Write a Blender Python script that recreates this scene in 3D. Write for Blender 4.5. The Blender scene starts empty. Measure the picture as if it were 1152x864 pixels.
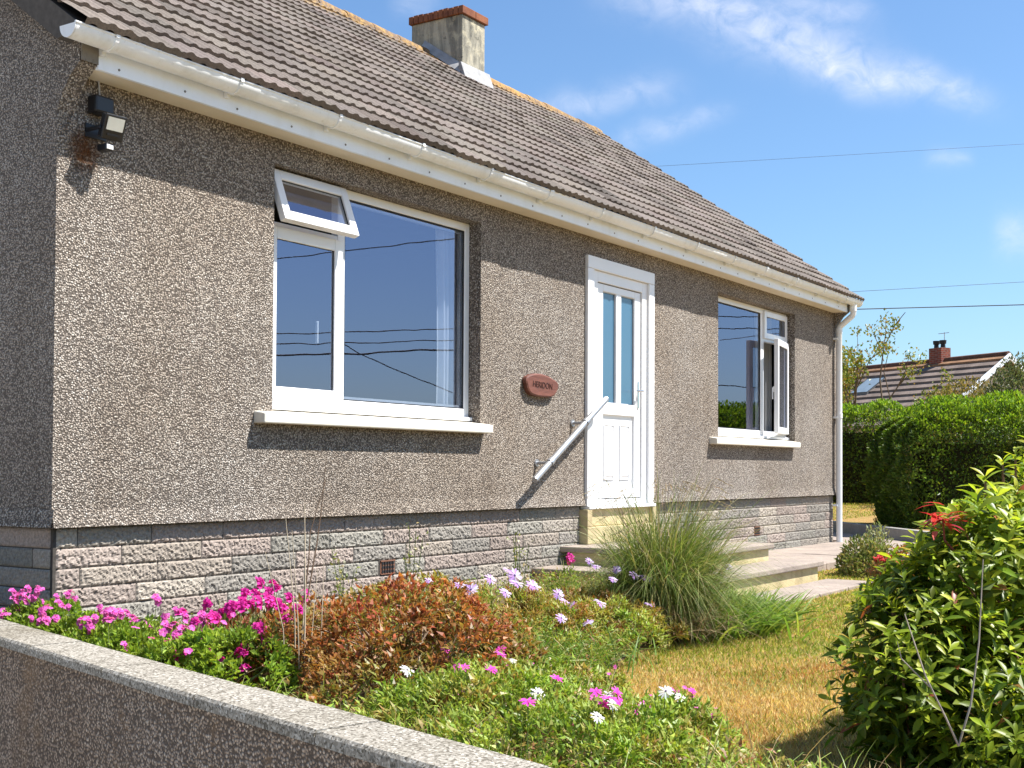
import bpy, math, random
import numpy as np
from mathutils import Matrix, Vector

random.seed(7)
RNG = np.random.default_rng(11)
scene = bpy.context.scene
COL = scene.collection

# ------------------------------------------------------------------ camera
CAM = np.array([-3.93483, -5.25, 0.87641])
cam_d = bpy.data.cameras.new("camera")
cam = bpy.data.objects.new("camera", cam_d)
COL.objects.link(cam)
cam_d.sensor_width = 36.0
cam_d.lens = 1426.85 / 1152 * 36
cam_d.shift_y = 61.27 / 1152
cam_d.clip_start = 0.05
cam_d.clip_end = 3000
_m = Matrix(((0.54806366, -0.02292604, -0.83612237, CAM[0]),
             (-0.83641987, -0.00869572, -0.54802024, CAM[1]),
             (0.00529325, 0.99969935, -0.0239416, CAM[2]),
             (0, 0, 0, 1)))
cam.matrix_world = _m
scene.camera = cam

# ------------------------------------------------------------------ sun, sky, exposure
SUN = Vector((0.67, -1.0, 1.85)).normalized()
sun_d = bpy.data.lights.new("sun", 'SUN')
sun_d.energy = 5.0
sun_d.angle = math.radians(0.55)
sun_d.color = (1.0, 0.96, 0.905)
sun = bpy.data.objects.new("sun", sun_d)
sun.rotation_euler = SUN.to_track_quat('Z', 'Y').to_euler()
sun.location = (20, -30, 40)
COL.objects.link(sun)

world = bpy.data.worlds.new("World")
scene.world = world
world.use_nodes = True
SKY_STRENGTH = 0.078


def build_sky():
    nt = world.node_tree
    nt.nodes.clear()
    N = nt.nodes.new
    L = nt.links.new
    out = N('ShaderNodeOutputWorld')
    bg = N('ShaderNodeBackground')
    bg.inputs['Strength'].default_value = SKY_STRENGTH
    sky = N('ShaderNodeTexSky')
    sky.sky_type = 'NISHITA'
    sky.sun_disc = False
    sky.sun_elevation = math.asin(SUN.z)
    sky.sun_rotation = math.atan2(SUN.x, SUN.y)
    sky.altitude = 0
    sky.air_density = 1.0
    sky.dust_density = 0.9
    sky.ozone_density = 2.2
    tc = N('ShaderNodeTexCoord')

    def math_(op, a, b=None, c=None):
        n = N('ShaderNodeMath')
        n.operation = op
        for i, v in enumerate((a, b, c)):
            if v is None:
                continue
            if isinstance(v, (int, float)):
                n.inputs[i].default_value = v
            else:
                L(v, n.inputs[i])
        return n.outputs[0]

    def dot(vec):
        n = N('ShaderNodeVectorMath')
        n.operation = 'DOT_PRODUCT'
        L(tc.outputs['Generated'], n.inputs[0])
        n.inputs[1].default_value = vec
        return n.outputs['Value']
    wisps = [((0.8221, 0.4434, 0.3573), (0.905, 0.2968, 0.3048), .017, .62),
             ((0.8950, 0.3252, 0.3060), (0.9397, 0.2143, 0.2665), .012, .55),
             ((0.8765, 0.3402, 0.3405), (0.9017, 0.2826, 0.3273), .006, .30),
             ((0.8111, 0.5138, 0.2794), (0.8615, 0.4188, 0.2872), .011, .30),
             ((0.8491, 0.4652, 0.2503), (0.8826, 0.3847, 0.2702), .009, .26),
             ((0.9403, 0.2554, 0.2251), (0.949, 0.2259, 0.2199), .007, .22),
             ((0.9624, 0.2105, 0.1718), (0.9690, 0.1742, 0.170), .014, .40),
             ((0.7313, 0.5887, 0.3444), (0.7535, 0.5641, 0.3378), .010, .22)]
    # wind-drawn noise that breaks the wisps into streaks
    mp = N('ShaderNodeMapping')
    mp.inputs['Rotation'].default_value = (0, 0, math.radians(-60))
    mp.inputs['Scale'].default_value = (10, 52, 64)
    L(tc.outputs['Generated'], mp.inputs['Vector'])
    nz = N('ShaderNodeTexNoise')
    nz.inputs['Scale'].default_value = 1.0
    nz.inputs['Detail'].default_value = 8
    nz.inputs['Roughness'].default_value = .62
    nz.inputs['Distortion'].default_value = .5
    L(mp.outputs['Vector'], nz.inputs['Vector'])
    warp = N('ShaderNodeTexNoise')
    warp.inputs['Scale'].default_value = 9.0
    warp.inputs['Detail'].default_value = 4
    L(tc.outputs['Generated'], warp.inputs['Vector'])
    wv = math_('MULTIPLY', math_('SUBTRACT', warp.outputs['Fac'], .5), .05)
    total = None
    for a, b, w, s in wisps:
        a = Vector(a).normalized()
        b = Vector(b).normalized()
        n = a.cross(b).normalized()
        mid = (a + b).normalized()
        t = (b - a)
        half = t.length / 2
        t.normalize()
        acr = math_('DIVIDE', math_('ADD', dot(n), wv), w)
        alo = math_('DIVIDE', dot(t), half)
        d2 = math_('ADD', math_('MULTIPLY', acr, acr), math_('POWER', math_('ABSOLUTE', alo), 4.0))
        g = math_('MULTIPLY', math_('EXPONENT', math_('MULTIPLY', d2, -1.0)), s * .9)
        front = math_('GREATER_THAN', dot(mid), 0.0)
        g = math_('MULTIPLY', g, front)
        total = g if total is None else math_('ADD', total, g)
    ramp = N('ShaderNodeMapRange')
    ramp.inputs['From Min'].default_value = .30
    ramp.inputs['From Max'].default_value = .75
    L(nz.outputs['Fac'], ramp.inputs['Value'])
    f = math_('MULTIPLY', total, math_('ADD', math_('MULTIPLY', ramp.outputs[0], 1.1), .25))
    f = math_('MINIMUM', f, .8)
    mix = N('ShaderNodeMix')
    mix.data_type = 'RGBA'
    L(f, mix.inputs['Factor'])
    tint = N('ShaderNodeMix')
    tint.data_type = 'RGBA'
    tint.blend_type = 'MULTIPLY'
    tint.inputs['Factor'].default_value = 1
    L(sky.outputs['Color'], tint.inputs[6])
    tint.inputs[7].default_value = (.76, .95, 1.10, 1)
    L(tint.outputs[2], mix.inputs[6])
    mix.inputs[7].default_value = (6.2, 6.4, 7.2, 1)
    L(mix.outputs[2], bg.inputs['Color'])
    L(bg.outputs[0], out.inputs['Surface'])


build_sky()
scene.view_settings.view_transform = 'Standard'
scene.view_settings.look = 'None'
scene.view_settings.gamma = 1
scene.view_settings.exposure = 1.15
scene.cycles.use_denoising = True
scene.cycles.max_bounces = 8
scene.cycles.transparent_max_bounces = 16


# ------------------------------------------------------------------ helpers: objects
def make_mesh(name, V, polys=None, loops=None, sizes=None, mats=(), midx=None, smooth=False, col=None, parent=None, bevel=0):
    """one mesh object from vertex array and faces (list of tuples, or flat loops + sizes)"""
    me = bpy.data.meshes.new(name)
    V = np.asarray(V, dtype=np.float32)
    if polys is not None:
        if isinstance(polys, np.ndarray):
            loops = polys.ravel()
            sizes = np.full(len(polys), polys.shape[1])
        else:
            loops = np.concatenate([np.asarray(p) for p in polys])
            sizes = np.array([len(p) for p in polys])
    me.vertices.add(len(V))
    me.vertices.foreach_set('co', V.ravel())
    me.loops.add(len(loops))
    me.loops.foreach_set('vertex_index', np.asarray(loops, dtype=np.int32))
    me.polygons.add(len(sizes))
    st = np.concatenate([[0], np.cumsum(sizes)[:-1]])
    me.polygons.foreach_set('loop_start', st.astype(np.int32))
    me.polygons.foreach_set('loop_total', np.asarray(sizes, dtype=np.int32))
    for m in mats:
        me.materials.append(m)
    if midx is not None:
        me.polygons.foreach_set('material_index', np.asarray(midx, dtype=np.int32))
    me.polygons.foreach_set('use_smooth', np.full(len(sizes), bool(smooth)))
    me.update(calc_edges=True)
    me.validate()
    if col is not None:
        a = me.color_attributes.new('tint', 'FLOAT_COLOR', 'POINT')
        c = np.ones((len(V), 4), dtype=np.float32)
        c[:, :3] = col
        a.data.foreach_set('color', c.ravel())
    o = bpy.data.objects.new(name, me)
    COL.objects.link(o)
    if parent is not None:
        o.parent = parent
    if bevel:
        b = o.modifiers.new('bevel', 'BEVEL')
        b.width = bevel
        b.segments = 2
        b.limit_method = 'ANGLE'
    return o


class MB:
    """collects boxes, prisms and tubes into one mesh"""
    def __init__(self):
        self.V = []
        self.F = []
        self.M = []

    def add(self, V, F, m=0):
        o = len(self.V)
        self.V += [tuple(v) for v in V]
        self.F += [tuple(i + o for i in f) for f in F]
        self.M += [m] * len(F)
        return self

    def box(self, x0, x1, y0, y1, z0, z1, m=0):
        V = [(x, y, z) for z in (z0, z1) for y in (y0, y1) for x in (x0, x1)]
        F = [(0, 2, 3, 1), (4, 5, 7, 6), (0, 1, 5, 4), (2, 6, 7, 3), (0, 4, 6, 2), (1, 3, 7, 5)]
        return self.add(V, F, m)

    def frame(self, x0, x1, z0, z1, w, y0, y1, m=0, bottom=None, top=None):
        b = w if bottom is None else bottom
        t = w if top is None else top
        self.box(x0, x0 + w, y0, y1, z0, z1, m)
        self.box(x1 - w, x1, y0, y1, z0, z1, m)
        self.box(x0 + w, x1 - w, y0, y1, z0, z0 + b, m)
        self.box(x0 + w, x1 - w, y0, y1, z1 - t, z1, m)
        return self

    def prism(self, poly, axis, a, b, m=0):
        """poly: 2D outline; extruded along axis 0/1/2 between a and b"""
        n = len(poly)

        def P(p, t):
            q = list(p)
            q.insert(axis, t)
            return tuple(q)
        V = [P(p, a) for p in poly] + [P(p, b) for p in poly]
        F = [tuple(range(n))[::-1], tuple(range(n, 2 * n))]
        F += [(i, (i + 1) % n, n + (i + 1) % n, n + i) for i in range(n)]
        return self.add(V, F, m)

    def tube(self, pts, r, n=8, m=0, cap=True):
        pts = [Vector(p) for p in pts]
        R = r if hasattr(r, '__len__') else [r] * len(pts)
        V = []
        up = None
        for i, p in enumerate(pts):
            d = (pts[min(i + 1, len(pts) - 1)] - pts[max(i - 1, 0)]).normalized()
            if up is None:
                up = Vector((0, 0, 1)) if abs(d.z) < .9 else Vector((1, 0, 0))
            s = d.cross(up).normalized()
            up = s.cross(d).normalized()
            for k in range(n):
                a = 2 * math.pi * k / n
                V.append(tuple(p + (s * math.cos(a) + up * math.sin(a)) * R[i]))
        F = [(i * n + k, i * n + (k + 1) % n, (i + 1) * n + (k + 1) % n, (i + 1) * n + k)
             for i in range(len(pts) - 1) for k in range(n)]
        if cap:
            F.append(tuple(range(n))[::-1])
            F.append(tuple((len(pts) - 1) * n + k for k in range(n)))
        return self.add(V, F, m)

    def build(self, name, mats, parent=None, bevel=0, smooth=False):
        if not isinstance(mats, (list, tuple)):
            mats = [mats]
        return make_mesh(name, self.V, self.F, mats=mats, midx=self.M, parent=parent, bevel=bevel, smooth=smooth)


def smooth_by_angle(o, deg=40):
    o.data.polygons.foreach_set('use_smooth', np.full(len(o.data.polygons), True))
    try:
        o.data.set_sharp_from_angle(angle=math.radians(deg))
    except Exception:
        pass
    return o


def tag(o, label, cat, group=None, kind=None):
    o['label'] = label
    o['category'] = cat
    if group:
        o['group'] = group
    if kind:
        o['kind'] = kind
    return o


def thing(name, label, cat, loc=(0, 0, 0), group=None, rz=0):
    o = bpy.data.objects.new(name, None)
    o.empty_display_size = .2
    o.location = loc
    o.rotation_euler = (0, 0, rz)
    COL.objects.link(o)
    return tag(o, label, cat, group)


def structure(o):
    o['kind'] = 'structure'
    return o


# ------------------------------------------------------------------ helpers: materials
class NT:
    def __init__(self, name):
        self.m = bpy.data.materials.new(name)
        self.m.use_nodes = True
        self.t = self.m.node_tree
        self.t.nodes.clear()
        self.out = self.n('ShaderNodeOutputMaterial')
        self.tc = self.n('ShaderNodeTexCoord')

    def n(self, typ, **kw):
        x = self.t.nodes.new(typ)
        for k, v in kw.items():
            setattr(x, k, v)
        return x

    def l(self, a, b):
        self.t.links.new(a, b)

    def val(self, sock, v):
        if isinstance(v, (int, float, tuple, list)):
            sock.default_value = v
        else:
            self.l(v, sock)

    def noise(self, scale, detail=4, rough=.55, vec=None, dist=0, out='Fac'):
        x = self.n('ShaderNodeTexNoise')
        x.inputs['Scale'].default_value = scale
        x.inputs['Detail'].default_value = detail
        x.inputs['Roughness'].default_value = rough
        x.inputs['Distortion'].default_value = dist
        self.l(vec if vec is not None else self.tc.outputs['Object'], x.inputs['Vector'])
        return x.outputs[out]

    def mapping(self, scale=(1, 1, 1), rot=(0, 0, 0)):
        x = self.n('ShaderNodeMapping')
        x.inputs['Scale'].default_value = scale
        x.inputs['Rotation'].default_value = rot
        self.l(self.tc.outputs['Object'], x.inputs['Vector'])
        return x.outputs['Vector']

    def vor(self, scale, feature='F1', vec=None, rnd=1.0):
        x = self.n('ShaderNodeTexVoronoi', feature=feature)
        x.inputs['Scale'].default_value = scale
        x.inputs['Randomness'].default_value = rnd
        self.l(vec if vec is not None else self.tc.outputs['Object'], x.inputs['Vector'])
        return x

    def ramp(self, fac, stops, interp='LINEAR'):
        x = self.n('ShaderNodeValToRGB')
        x.color_ramp.interpolation = interp
        e = x.color_ramp.elements
        while len(e) < len(stops):
            e.new(.5)
        for el, (p, c) in zip(e, stops):
            el.position = p
            el.color = (*c, 1) if len(c) == 3 else c
        self.l(fac, x.inputs['Fac'])
        return x.outputs['Color']

    def mr(self, v, a, b, c=0, d=1):
        x = self.n('ShaderNodeMapRange')
        for i, q in enumerate((a, b, c, d)):
            x.inputs[i + 1].default_value = q
        self.l(v, x.inputs[0])
        return x.outputs[0]

    def mix(self, f, a, b, mode='MIX'):
        x = self.n('ShaderNodeMix', data_type='RGBA', blend_type=mode)
        self.val(x.inputs['Factor'], f)
        for s, v in ((x.inputs[6], a), (x.inputs[7], b)):
            if isinstance(v, tuple) and len(v) == 3:
                v = (*v, 1)
            self.val(s, v)
        return x.outputs[2]

    def math(self, op, a, b=0.0):
        x = self.n('ShaderNodeMath', operation=op)
        self.val(x.inputs[0], a)
        self.val(x.inputs[1], b)
        return x.outputs[0]

    def bump(self, h, strength, dist, normal=None):
        x = self.n('ShaderNodeBump')
        x.inputs['Strength'].default_value = strength
        x.inputs['Distance'].default_value = dist
        self.l(h, x.inputs['Height'])
        if normal is not None:
            self.l(normal, x.inputs['Normal'])
        return x.outputs['Normal']

    def bsdf(self, color, rough=.8, spec=.3, normal=None, metal=0.0):
        b = self.n('ShaderNodeBsdfPrincipled')
        if isinstance(color, tuple) and len(color) == 3:
            color = (*color, 1)
        self.val(b.inputs['Base Color'], color)
        self.val(b.inputs['Roughness'], rough)
        b.inputs['Specular IOR Level'].default_value = spec
        b.inputs['Metallic'].default_value = metal
        if normal is not None:
            self.l(normal, b.inputs['Normal'])
        return b.outputs[0]

    def done(self, sh):
        self.l(sh, self.out.inputs['Surface'])
        return self.m


def simple(name, color, rough=.6, spec=.4, var=.12, scale=6, metal=0.0, bump=0.0, bscale=120):
    t = NT(name)
    nz = t.noise(scale, 6)
    c = t.mix(t.mr(nz, .3, .7), tuple(x * (1 - var) for x in color), tuple(min(1, x * (1 + var)) for x in color))
    nrm = t.bump(t.noise(bscale, 3), .5, bump) if bump else None
    return t.done(t.bsdf(c, rough, spec, nrm, metal))


def pebbledash(name, light=1.0, warm=(1.0, .98, .955), lichen_amt=0.0):
    t = NT(name)
    wob = t.noise(35, 2, out='Color')
    vv = t.n('ShaderNodeVectorMath', operation='MULTIPLY_ADD')
    t.l(wob, vv.inputs[0])
    vv.inputs[1].default_value = (.007, .007, .007)
    t.l(t.tc.outputs['Object'], vv.inputs[2])
    v = t.vor(98, vec=vv.outputs[0])
    sep = t.n('ShaderNodeSeparateColor')
    t.l(v.outputs['Color'], sep.inputs[0])
    k = light
    stones = t.ramp(sep.outputs[0], [(0.0, (.18 * k, .160 * k, .145 * k)), (.12, (.32 * k, .28 * k, .245 * k)), (.34, (.45 * k, .40 * k, .35 * k)),
                                     (.56, (.53 * k, .485 * k, .43 * k)), (.78, (.60 * k, .56 * k, .51 * k)), (.94, (.74 * k, .71 * k, .66 * k))], 'CONSTANT')
    edge = t.mr(v.outputs['Distance'], .38, .64)
    c = t.mix(edge, stones, (.12 * k, .104 * k, .09 * k))  # mortar between chips, its dark colour also standing in for their shadows
    patch = t.mr(t.noise(.55, 4, .55), .42, .62)
    c = t.mix(patch, c, t.mix(1.0, c, (1.04, 1.0, .95), 'MULTIPLY'))
    streak = t.mr(t.noise(1.0, 5, .6, t.mapping((6, 6, .5))), .55, .75)
    c = t.mix(t.math('MULTIPLY', streak, .5), c, t.mix(1.0, c, (.70, .68, .66), 'MULTIPLY'))
    stain = t.noise(.9, 5, .6)
    c = t.mix(t.mr(stain, .35, .7), c, t.mix(1.0, c, (.78, .74, .70), 'MULTIPLY'))
    if lichen_amt:
        lp = t.mr(t.noise(2.6, 7, .7), .52, .70)
        c = t.mix(t.math('MULTIPLY', lp, lichen_amt), c, (.22, .15, .085))
    c = t.mix(1.0, c, warm, 'MULTIPLY')
    h = t.mr(v.outputs['Distance'], .0, .65, 1, 0)
    h2 = t.math('ADD', h, t.math('MULTIPLY', sep.outputs[1], .5))
    nrm = t.bump(h2, .9, .008)
    return t.done(t.bsdf(c, .85, .25, nrm))


def tinted(name, rough=.85, spec=.2, bscale=60, bdist=.004, stain=None, mottling=.25):
    """per-piece colour from the mesh attribute plus grain"""
    t = NT(name)
    a = t.n('ShaderNodeAttribute', attribute_name='tint')
    g = t.noise(bscale, 6, .65)
    c = t.mix(t.mr(g, .3, .7), t.mix(1.0, a.outputs['Color'], (1 - mottling,) * 3, 'MULTIPLY'), t.mix(1.0, a.outputs['Color'], (1 + mottling,) * 3, 'MULTIPLY'))
    if stain is not None:
        c = stain(t, c)
    return t.done(t.bsdf(c, rough, spec, t.bump(g, .7, bdist)))


def leafmat(name, transl=.35, rough=.45, spec=.35):
    t = NT(name)
    a = t.n('ShaderNodeAttribute', attribute_name='tint')
    b = t.bsdf(a.outputs['Color'], rough, spec)
    tr = t.n('ShaderNodeBsdfTranslucent')
    t.l(t.mix(1.0, a.outputs['Color'], (1.25, 1.2, .7), 'MULTIPLY'), tr.inputs['Color'])
    mx = t.n('ShaderNodeMixShader')
    mx.inputs[0].default_value = transl
    t.l(b, mx.inputs[1])
    t.l(tr.outputs[0], mx.inputs[2])
    return t.done(mx.outputs[0])


def glassmat(name, ior=2.3, tint=(.55, .6, .6), rough=0.0):
    t = NT(name)
    fr = t.n('ShaderNodeFresnel')
    fr.inputs['IOR'].default_value = ior
    gl = t.n('ShaderNodeBsdfGlossy')
    gl.inputs['Roughness'].default_value = rough
    gl.inputs['Color'].default_value = (.76, .77, 1, 1)
    nz = t.noise(1.3, 2)
    t.l(t.bump(nz, .06, .02), gl.inputs['Normal'])
    tr = t.n('ShaderNodeBsdfTransparent')
    tr.inputs['Color'].default_value = (*tint, 1)
    mx = t.n('ShaderNodeMixShader')
    geo = t.n('ShaderNodeNewGeometry')
    t.l(t.math('MULTIPLY', fr.outputs[0], t.math('SUBTRACT', 1.0, geo.outputs['Backfacing'])), mx.inputs[0])
    t.l(tr.outputs[0], mx.inputs[1])
    t.l(gl.outputs[0], mx.inputs[2])
    return t.done(mx.outputs[0])


M_DASH = pebbledash('pebbledash', .90)
M_DASH_LOW = pebbledash('pebbledash weathered', .80, (1.08, .96, .86), .7)
M_UPVC = simple('white upvc', (.80, .80, .80), .28, .5, .02, 3)
M_FASCIA = simple('white fascia board', (.80, .86, .95), .38, .4, .05, 5)
M_GUTTER = simple('weathered white gutter', (.80, .82, .82), .38, .4, .09, 9)
def grimy(name, col, dirt, amt):
    t = NT(name)
    c = t.mix(t.math('MULTIPLY', t.mr(t.noise(1.0, 6, .65, t.mapping((5, 5, 1.2))), .5, .75), amt), col, dirt)
    c = t.mix(t.math('MULTIPLY', t.mr(t.noise(40, 4, .7), .6, .72), amt * .7), c, dirt)
    return t.done(t.bsdf(c, .40, .4))


M_GUTTER = grimy('weathered white gutter', (.80, .82, .82), (.44, .43, .36), .45)
M_FASCIA = grimy('white fascia board', (.80, .86, .95), (.52, .52, .47), .22)
M_SOFFIT = simple('soffit bounce cream', (.72, .66, .54), .7, .2, .05, 5)  # cream tone carries the warm light bounced up under the eaves
M_SEAL = simple('dark seal', (.02, .02, .022), .6, .3)
M_GREYTRIM = simple('grey panel bead', (.42, .43, .45), .5, .3)
M_BLACK = simple('black plastic', (.012, .012, .014), .42, .5)
M_STEEL = simple('galvanised steel', (.40, .41, .43), .38, .5, .12, 30, metal=.65)
M_CHROME = simple('polished handle', (.7, .7, .7), .2, .5, metal=.9)
M_SCREW = simple('screw head', (.16, .15, .14), .5, .4)
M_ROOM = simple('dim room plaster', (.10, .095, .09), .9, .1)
M_ROOMDARK = simple('dark unlit room', (.04, .038, .036), .9, .1)  # floor and walls coloured near black so the room looks unlit
M_GLASS = glassmat('window glass', 3.0, (.86, .89, .92))
M_CONCRETE = simple('painted sill stone', (.66, .62, .53), .8, .2, .08, 14, bump=.002)


def coping_mat():
    t = NT('cast concrete coping')
    sp = t.vor(160)
    sep = t.n('ShaderNodeSeparateColor')
    t.l(sp.outputs['Color'], sep.inputs[0])
    c = t.ramp(sep.outputs[0], [(0, (.13, .115, .09)), (.2, (.25, .225, .185)), (.6, (.35, .32, .27)), (.9, (.47, .44, .38))], 'CONSTANT')
    c = t.mix(t.mr(t.noise(2.2, 6, .65), .5, .72), c, t.mix(1.0, c, (.62, .60, .54), 'MULTIPLY'))
    lich = t.mr(t.noise(17, 4, .7), .66, .72)
    c = t.mix(t.math('MULTIPLY', lich, .55), c, (.10, .095, .08))
    return t.done(t.bsdf(c, .9, .15, t.bump(t.noise(120, 5, .7), .8, .005)))


M_COPING = coping_mat()


def paint_block(name, col, dirty):
    t = NT(name)
    n = t.noise(4.5, 7, .65)
    c = t.mix(t.mr(n, .42, .72), col, dirty)
    v = t.mapping((14, 14, 1.2))
    c = t.mix(t.math('MULTIPLY', t.mr(t.noise(1.0, 5, .6, v), .5, .75), .5), c, dirty)
    return t.done(t.bsdf(c, .8, .2, t.bump(t.noise(45, 5), .6, .005)))


M_CREAM = paint_block('cream masonry paint', (.56, .47, .27), (.32, .25, .14))


def paving_mat(name, a, b, joint):
    t = NT(name)
    n = t.noise(3.0, 8, .68)
    c = t.mix(t.mr(n, .32, .7), a, b)
    c = t.mix(t.math('MULTIPLY', t.mr(t.noise(38, 4, .6), .56, .7), .6), c, joint)
    return t.done(t.bsdf(c, .9, .15, t.bump(t.noise(70, 6, .7), .6, .006)))


M_PAVE = paving_mat('weathered pink grey paving', (.36, .30, .25), (.23, .19, .165), (.12, .10, .085))
M_SLABLIGHT = paving_mat('pale paving slab', (.52, .48, .40), (.40, .36, .29), (.2, .18, .14))
M_ASPHALT = paving_mat('sun bleached asphalt', (.15, .14, .13), (.11, .105, .10), (.17, .16, .15))
M_FOOTWAY = paving_mat('concrete footway', (.50, .47, .43), (.42, .39, .35), (.28, .26, .24))
M_KERB = paving_mat('concrete kerb', (.34, .33, .30), (.24, .23, .21), (.15, .14, .12))
M_SOIL = paving_mat('dry garden soil', (.13, .088, .055), (.075, .05, .032), (.19, .14, .09))


def lawn_mat():
    t = NT('parched lawn base')
    big = t.noise(.85, 5, .6)
    fine = t.noise(26, 6, .7)
    straw = t.mix(t.mr(fine, .3, .7), (.27, .165, .058), (.40, .27, .11))
    green = t.mix(t.mr(fine, .3, .7), (.09, .13, .03), (.20, .22, .06))
    c = t.mix(t.mr(big, .54, .68), straw, green)
    return t.done(t.bsdf(c, .95, .05, t.bump(t.noise(90, 4, .7), .9, .02)))


M_LAWN = lawn_mat()
M_LEAF = leafmat('leaf')
M_LEAF_GLOSS = leafmat('glossy leaf', .46, .38, .3)
M_PETAL = leafmat('petal', .4, .6, .2)
M_BARK = simple('bark', (.16, .12, .085), .9, .1, .3, 30, bump=.004)
M_TWIG = simple('dry twig', (.34, .25, .17), .9, .1, .25, 40)
M_TWIGPALE = simple('pale dead stem', (.46, .38, .27), .9, .1, .2, 40)
M_TWIGDARK = simple('dark stem', (.09, .06, .04), .9, .1, .2, 40)
M_STEMGREEN = simple('green stem', (.14, .18, .05), .7, .2, .2, 40)
M_CORE = simple('dark core filler', (.040, .036, .018), .95, .05, .3, 25)


# ================================================================== SETTING
def wall_at(y):               # back (garden) face line of the low boundary wall
    return -0.71 + (y + 0.62) * (0.92 / 3.22)


WALL_PATH = [(wall_at(-11.0), -11.0), (wall_at(0.35), 0.35), (-0.43, 8.0), (-0.43, 40.0)]


def ground_sheets():
    # garden ground right of the boundary wall, one sheet out to the horizon
    P = [(p[0] - .10, p[1]) for p in WALL_PATH]
    P = [(P[0][0] - 22, -90)] + P + [(-.53, 900), (1400, 900), (1400, -90)]
    V = [(x, y, -.07) for x, y in P]
    structure(make_mesh('ground', V, [tuple(range(len(V)))[::-1]], mats=[M_LAWN]))
    # lower street side
    Q = [(-1200, -400), (1200, -400), (1200, 900), (-1200, 900)]
    structure(make_mesh('street_ground', [(x, y, -.90) for x, y in Q], [(0, 1, 2, 3)], mats=[M_LAWN]))
    o = MB().box(-6.1, -1.0, -30, 12, -.89, -.80).build('pavement', M_FOOTWAY)
    structure(o)
    o = MB().box(-13, -6.24, -120, 60, -.95, -.886).build('road', M_ASPHALT)
    structure(o)
    o = MB().box(-6.238, -6.102, -120, 60, -.93, -.775).build('kerb', M_KERB, bevel=.01)
    structure(o)


ground_sheets()


def flower_bed():
    # soil of the flower bed: gently heaped, between wall, house and lawn
    xs = np.linspace(-2.6, 4.7, 74)
    ys = np.linspace(-6.5, .04, 66)
    X, Y = np.meshgrid(xs, ys)
    wx = wall_at(Y) + .01
    edge = np.interp(Y, [-6.5, -4.2, -3.2, -2.5, -2.0, -1.0, 0.1], [-1.6, -.75, -.30, .70, 2.75, 4.4, 4.4])
    edge = edge + .08 * np.sin(Y * 7) + .05 * np.sin(Y * 17 + 1)
    Xc = wx + (X - xs[0]) / (xs[-1] - xs[0]) * (edge - wx)
    d = np.clip((edge - Xc) / .9, 0, 1)
    Z = -.082 + .11 * d + .012 * np.sin(Xc * 19) * np.sin(Y * 23) * d
    V = np.stack([Xc, Y, Z], -1).reshape(-1, 3)
    ny, nx = X.shape
    i = np.arange((ny - 1) * (nx - 1))
    r, c = i // (nx - 1), i % (nx - 1)
    a = r * nx + c
    F = np.stack([a, a + 1, a + nx + 1, a + nx], 1)
    structure(make_mesh('flower_bed_soil', V, F, mats=[M_SOIL], smooth=True))


flower_bed()


# ------------------------------------------------------------------ boundary wall
def boundary_wall():
    t = thing('garden_wall', 'low pebbledashed garden wall with pale concrete coping running from bottom edge to house corner', 'wall',
              (wall_at(-3), -3.0, -.8))
    L = np.array([wall_at(-3), -3.0, -.8])

    def offs(d):
        return [(p[0] - d, p[1]) for p in WALL_PATH]
    b = MB()
    A, B = offs(.02), offs(.186)
    for i in range(len(A) - 1):
        q = [A[i], A[i + 1], B[i + 1], B[i]]
        V = [(x, y, z) for z in (-.9, .214) for x, y in q]
        b.add(np.array(V) - L, [(3, 2, 1, 0), (4, 5, 6, 7), (0, 1, 5, 4), (1, 2, 6, 5), (2, 3, 7, 6), (3, 0, 4, 7)])
    b.build('wall_face', M_DASH_LOW, t)
    # coping cast in lengths with joints
    b = MB()
    y = -11.0
    dirv = Vector((0.92, 3.22, 0)).normalized()
    k = 0
    for (p, q) in zip(WALL_PATH[:-1], WALL_PATH[1:]):
        p = Vector((*p, 0))
        q = Vector((*q, 0))
        d = (q - p)
        ln = d.length
        d.normalize()
        nrm = Vector((-d.y, d.x, 0))
        s = 0.0
        while s < min(ln, 30) - .05:
            e = min(s + .62, ln)
            z = .25 + random.uniform(-.002, .002)
            c = [p + d * (s + .003), p + d * (e - .003)]
            w0, w1 = 0.0, .198
            V = []
            for zz, in0, in1 in ((.217, w0 + .0, w1), (z - .008, w0, w1), (z, w0 + .008, w1 - .008)):
                V += [c[0] + nrm * in0, c[1] + nrm * in0, c[1] + nrm * in1, c[0] + nrm * in1]
                V[-4:] = [Vector((v.x, v.y, zz)) for v in V[-4:]]
            F = [(3, 2, 1, 0), (8, 9, 10, 11)]
            for r in (0, 4):
                F += [(r + i, r + (i + 1) % 4, r + 4 + (i + 1) % 4, r + 4 + i) for i in range(4)]
            b.add([np.array(v) - L for v in V], F)
            s = e
    b.build('coping', M_COPING, t)


boundary_wall()

# ================================================================== THE BUNGALOW
house = thing('bungalow', 'grey pebbledashed bungalow with brown tiled roof, white door and two white windows', 'house', (0, 0, 0))
HL, HD = 11.42, 7.0           # length, depth
ZB, ZT = .575, 2.86           # bottom of render, soffit height
OPEN = [(1.509, 3.65, 1.20, 2.672), (5.19, 6.37, .56, 2.645), (7.85, 9.985, 1.20, 2.668)]
RY = .12                      # reveal depth


M_KNEE = paving_mat('bare cement render', (.24, .22, .19), (.15, .135, .115), (.08, .07, .06))


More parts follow.
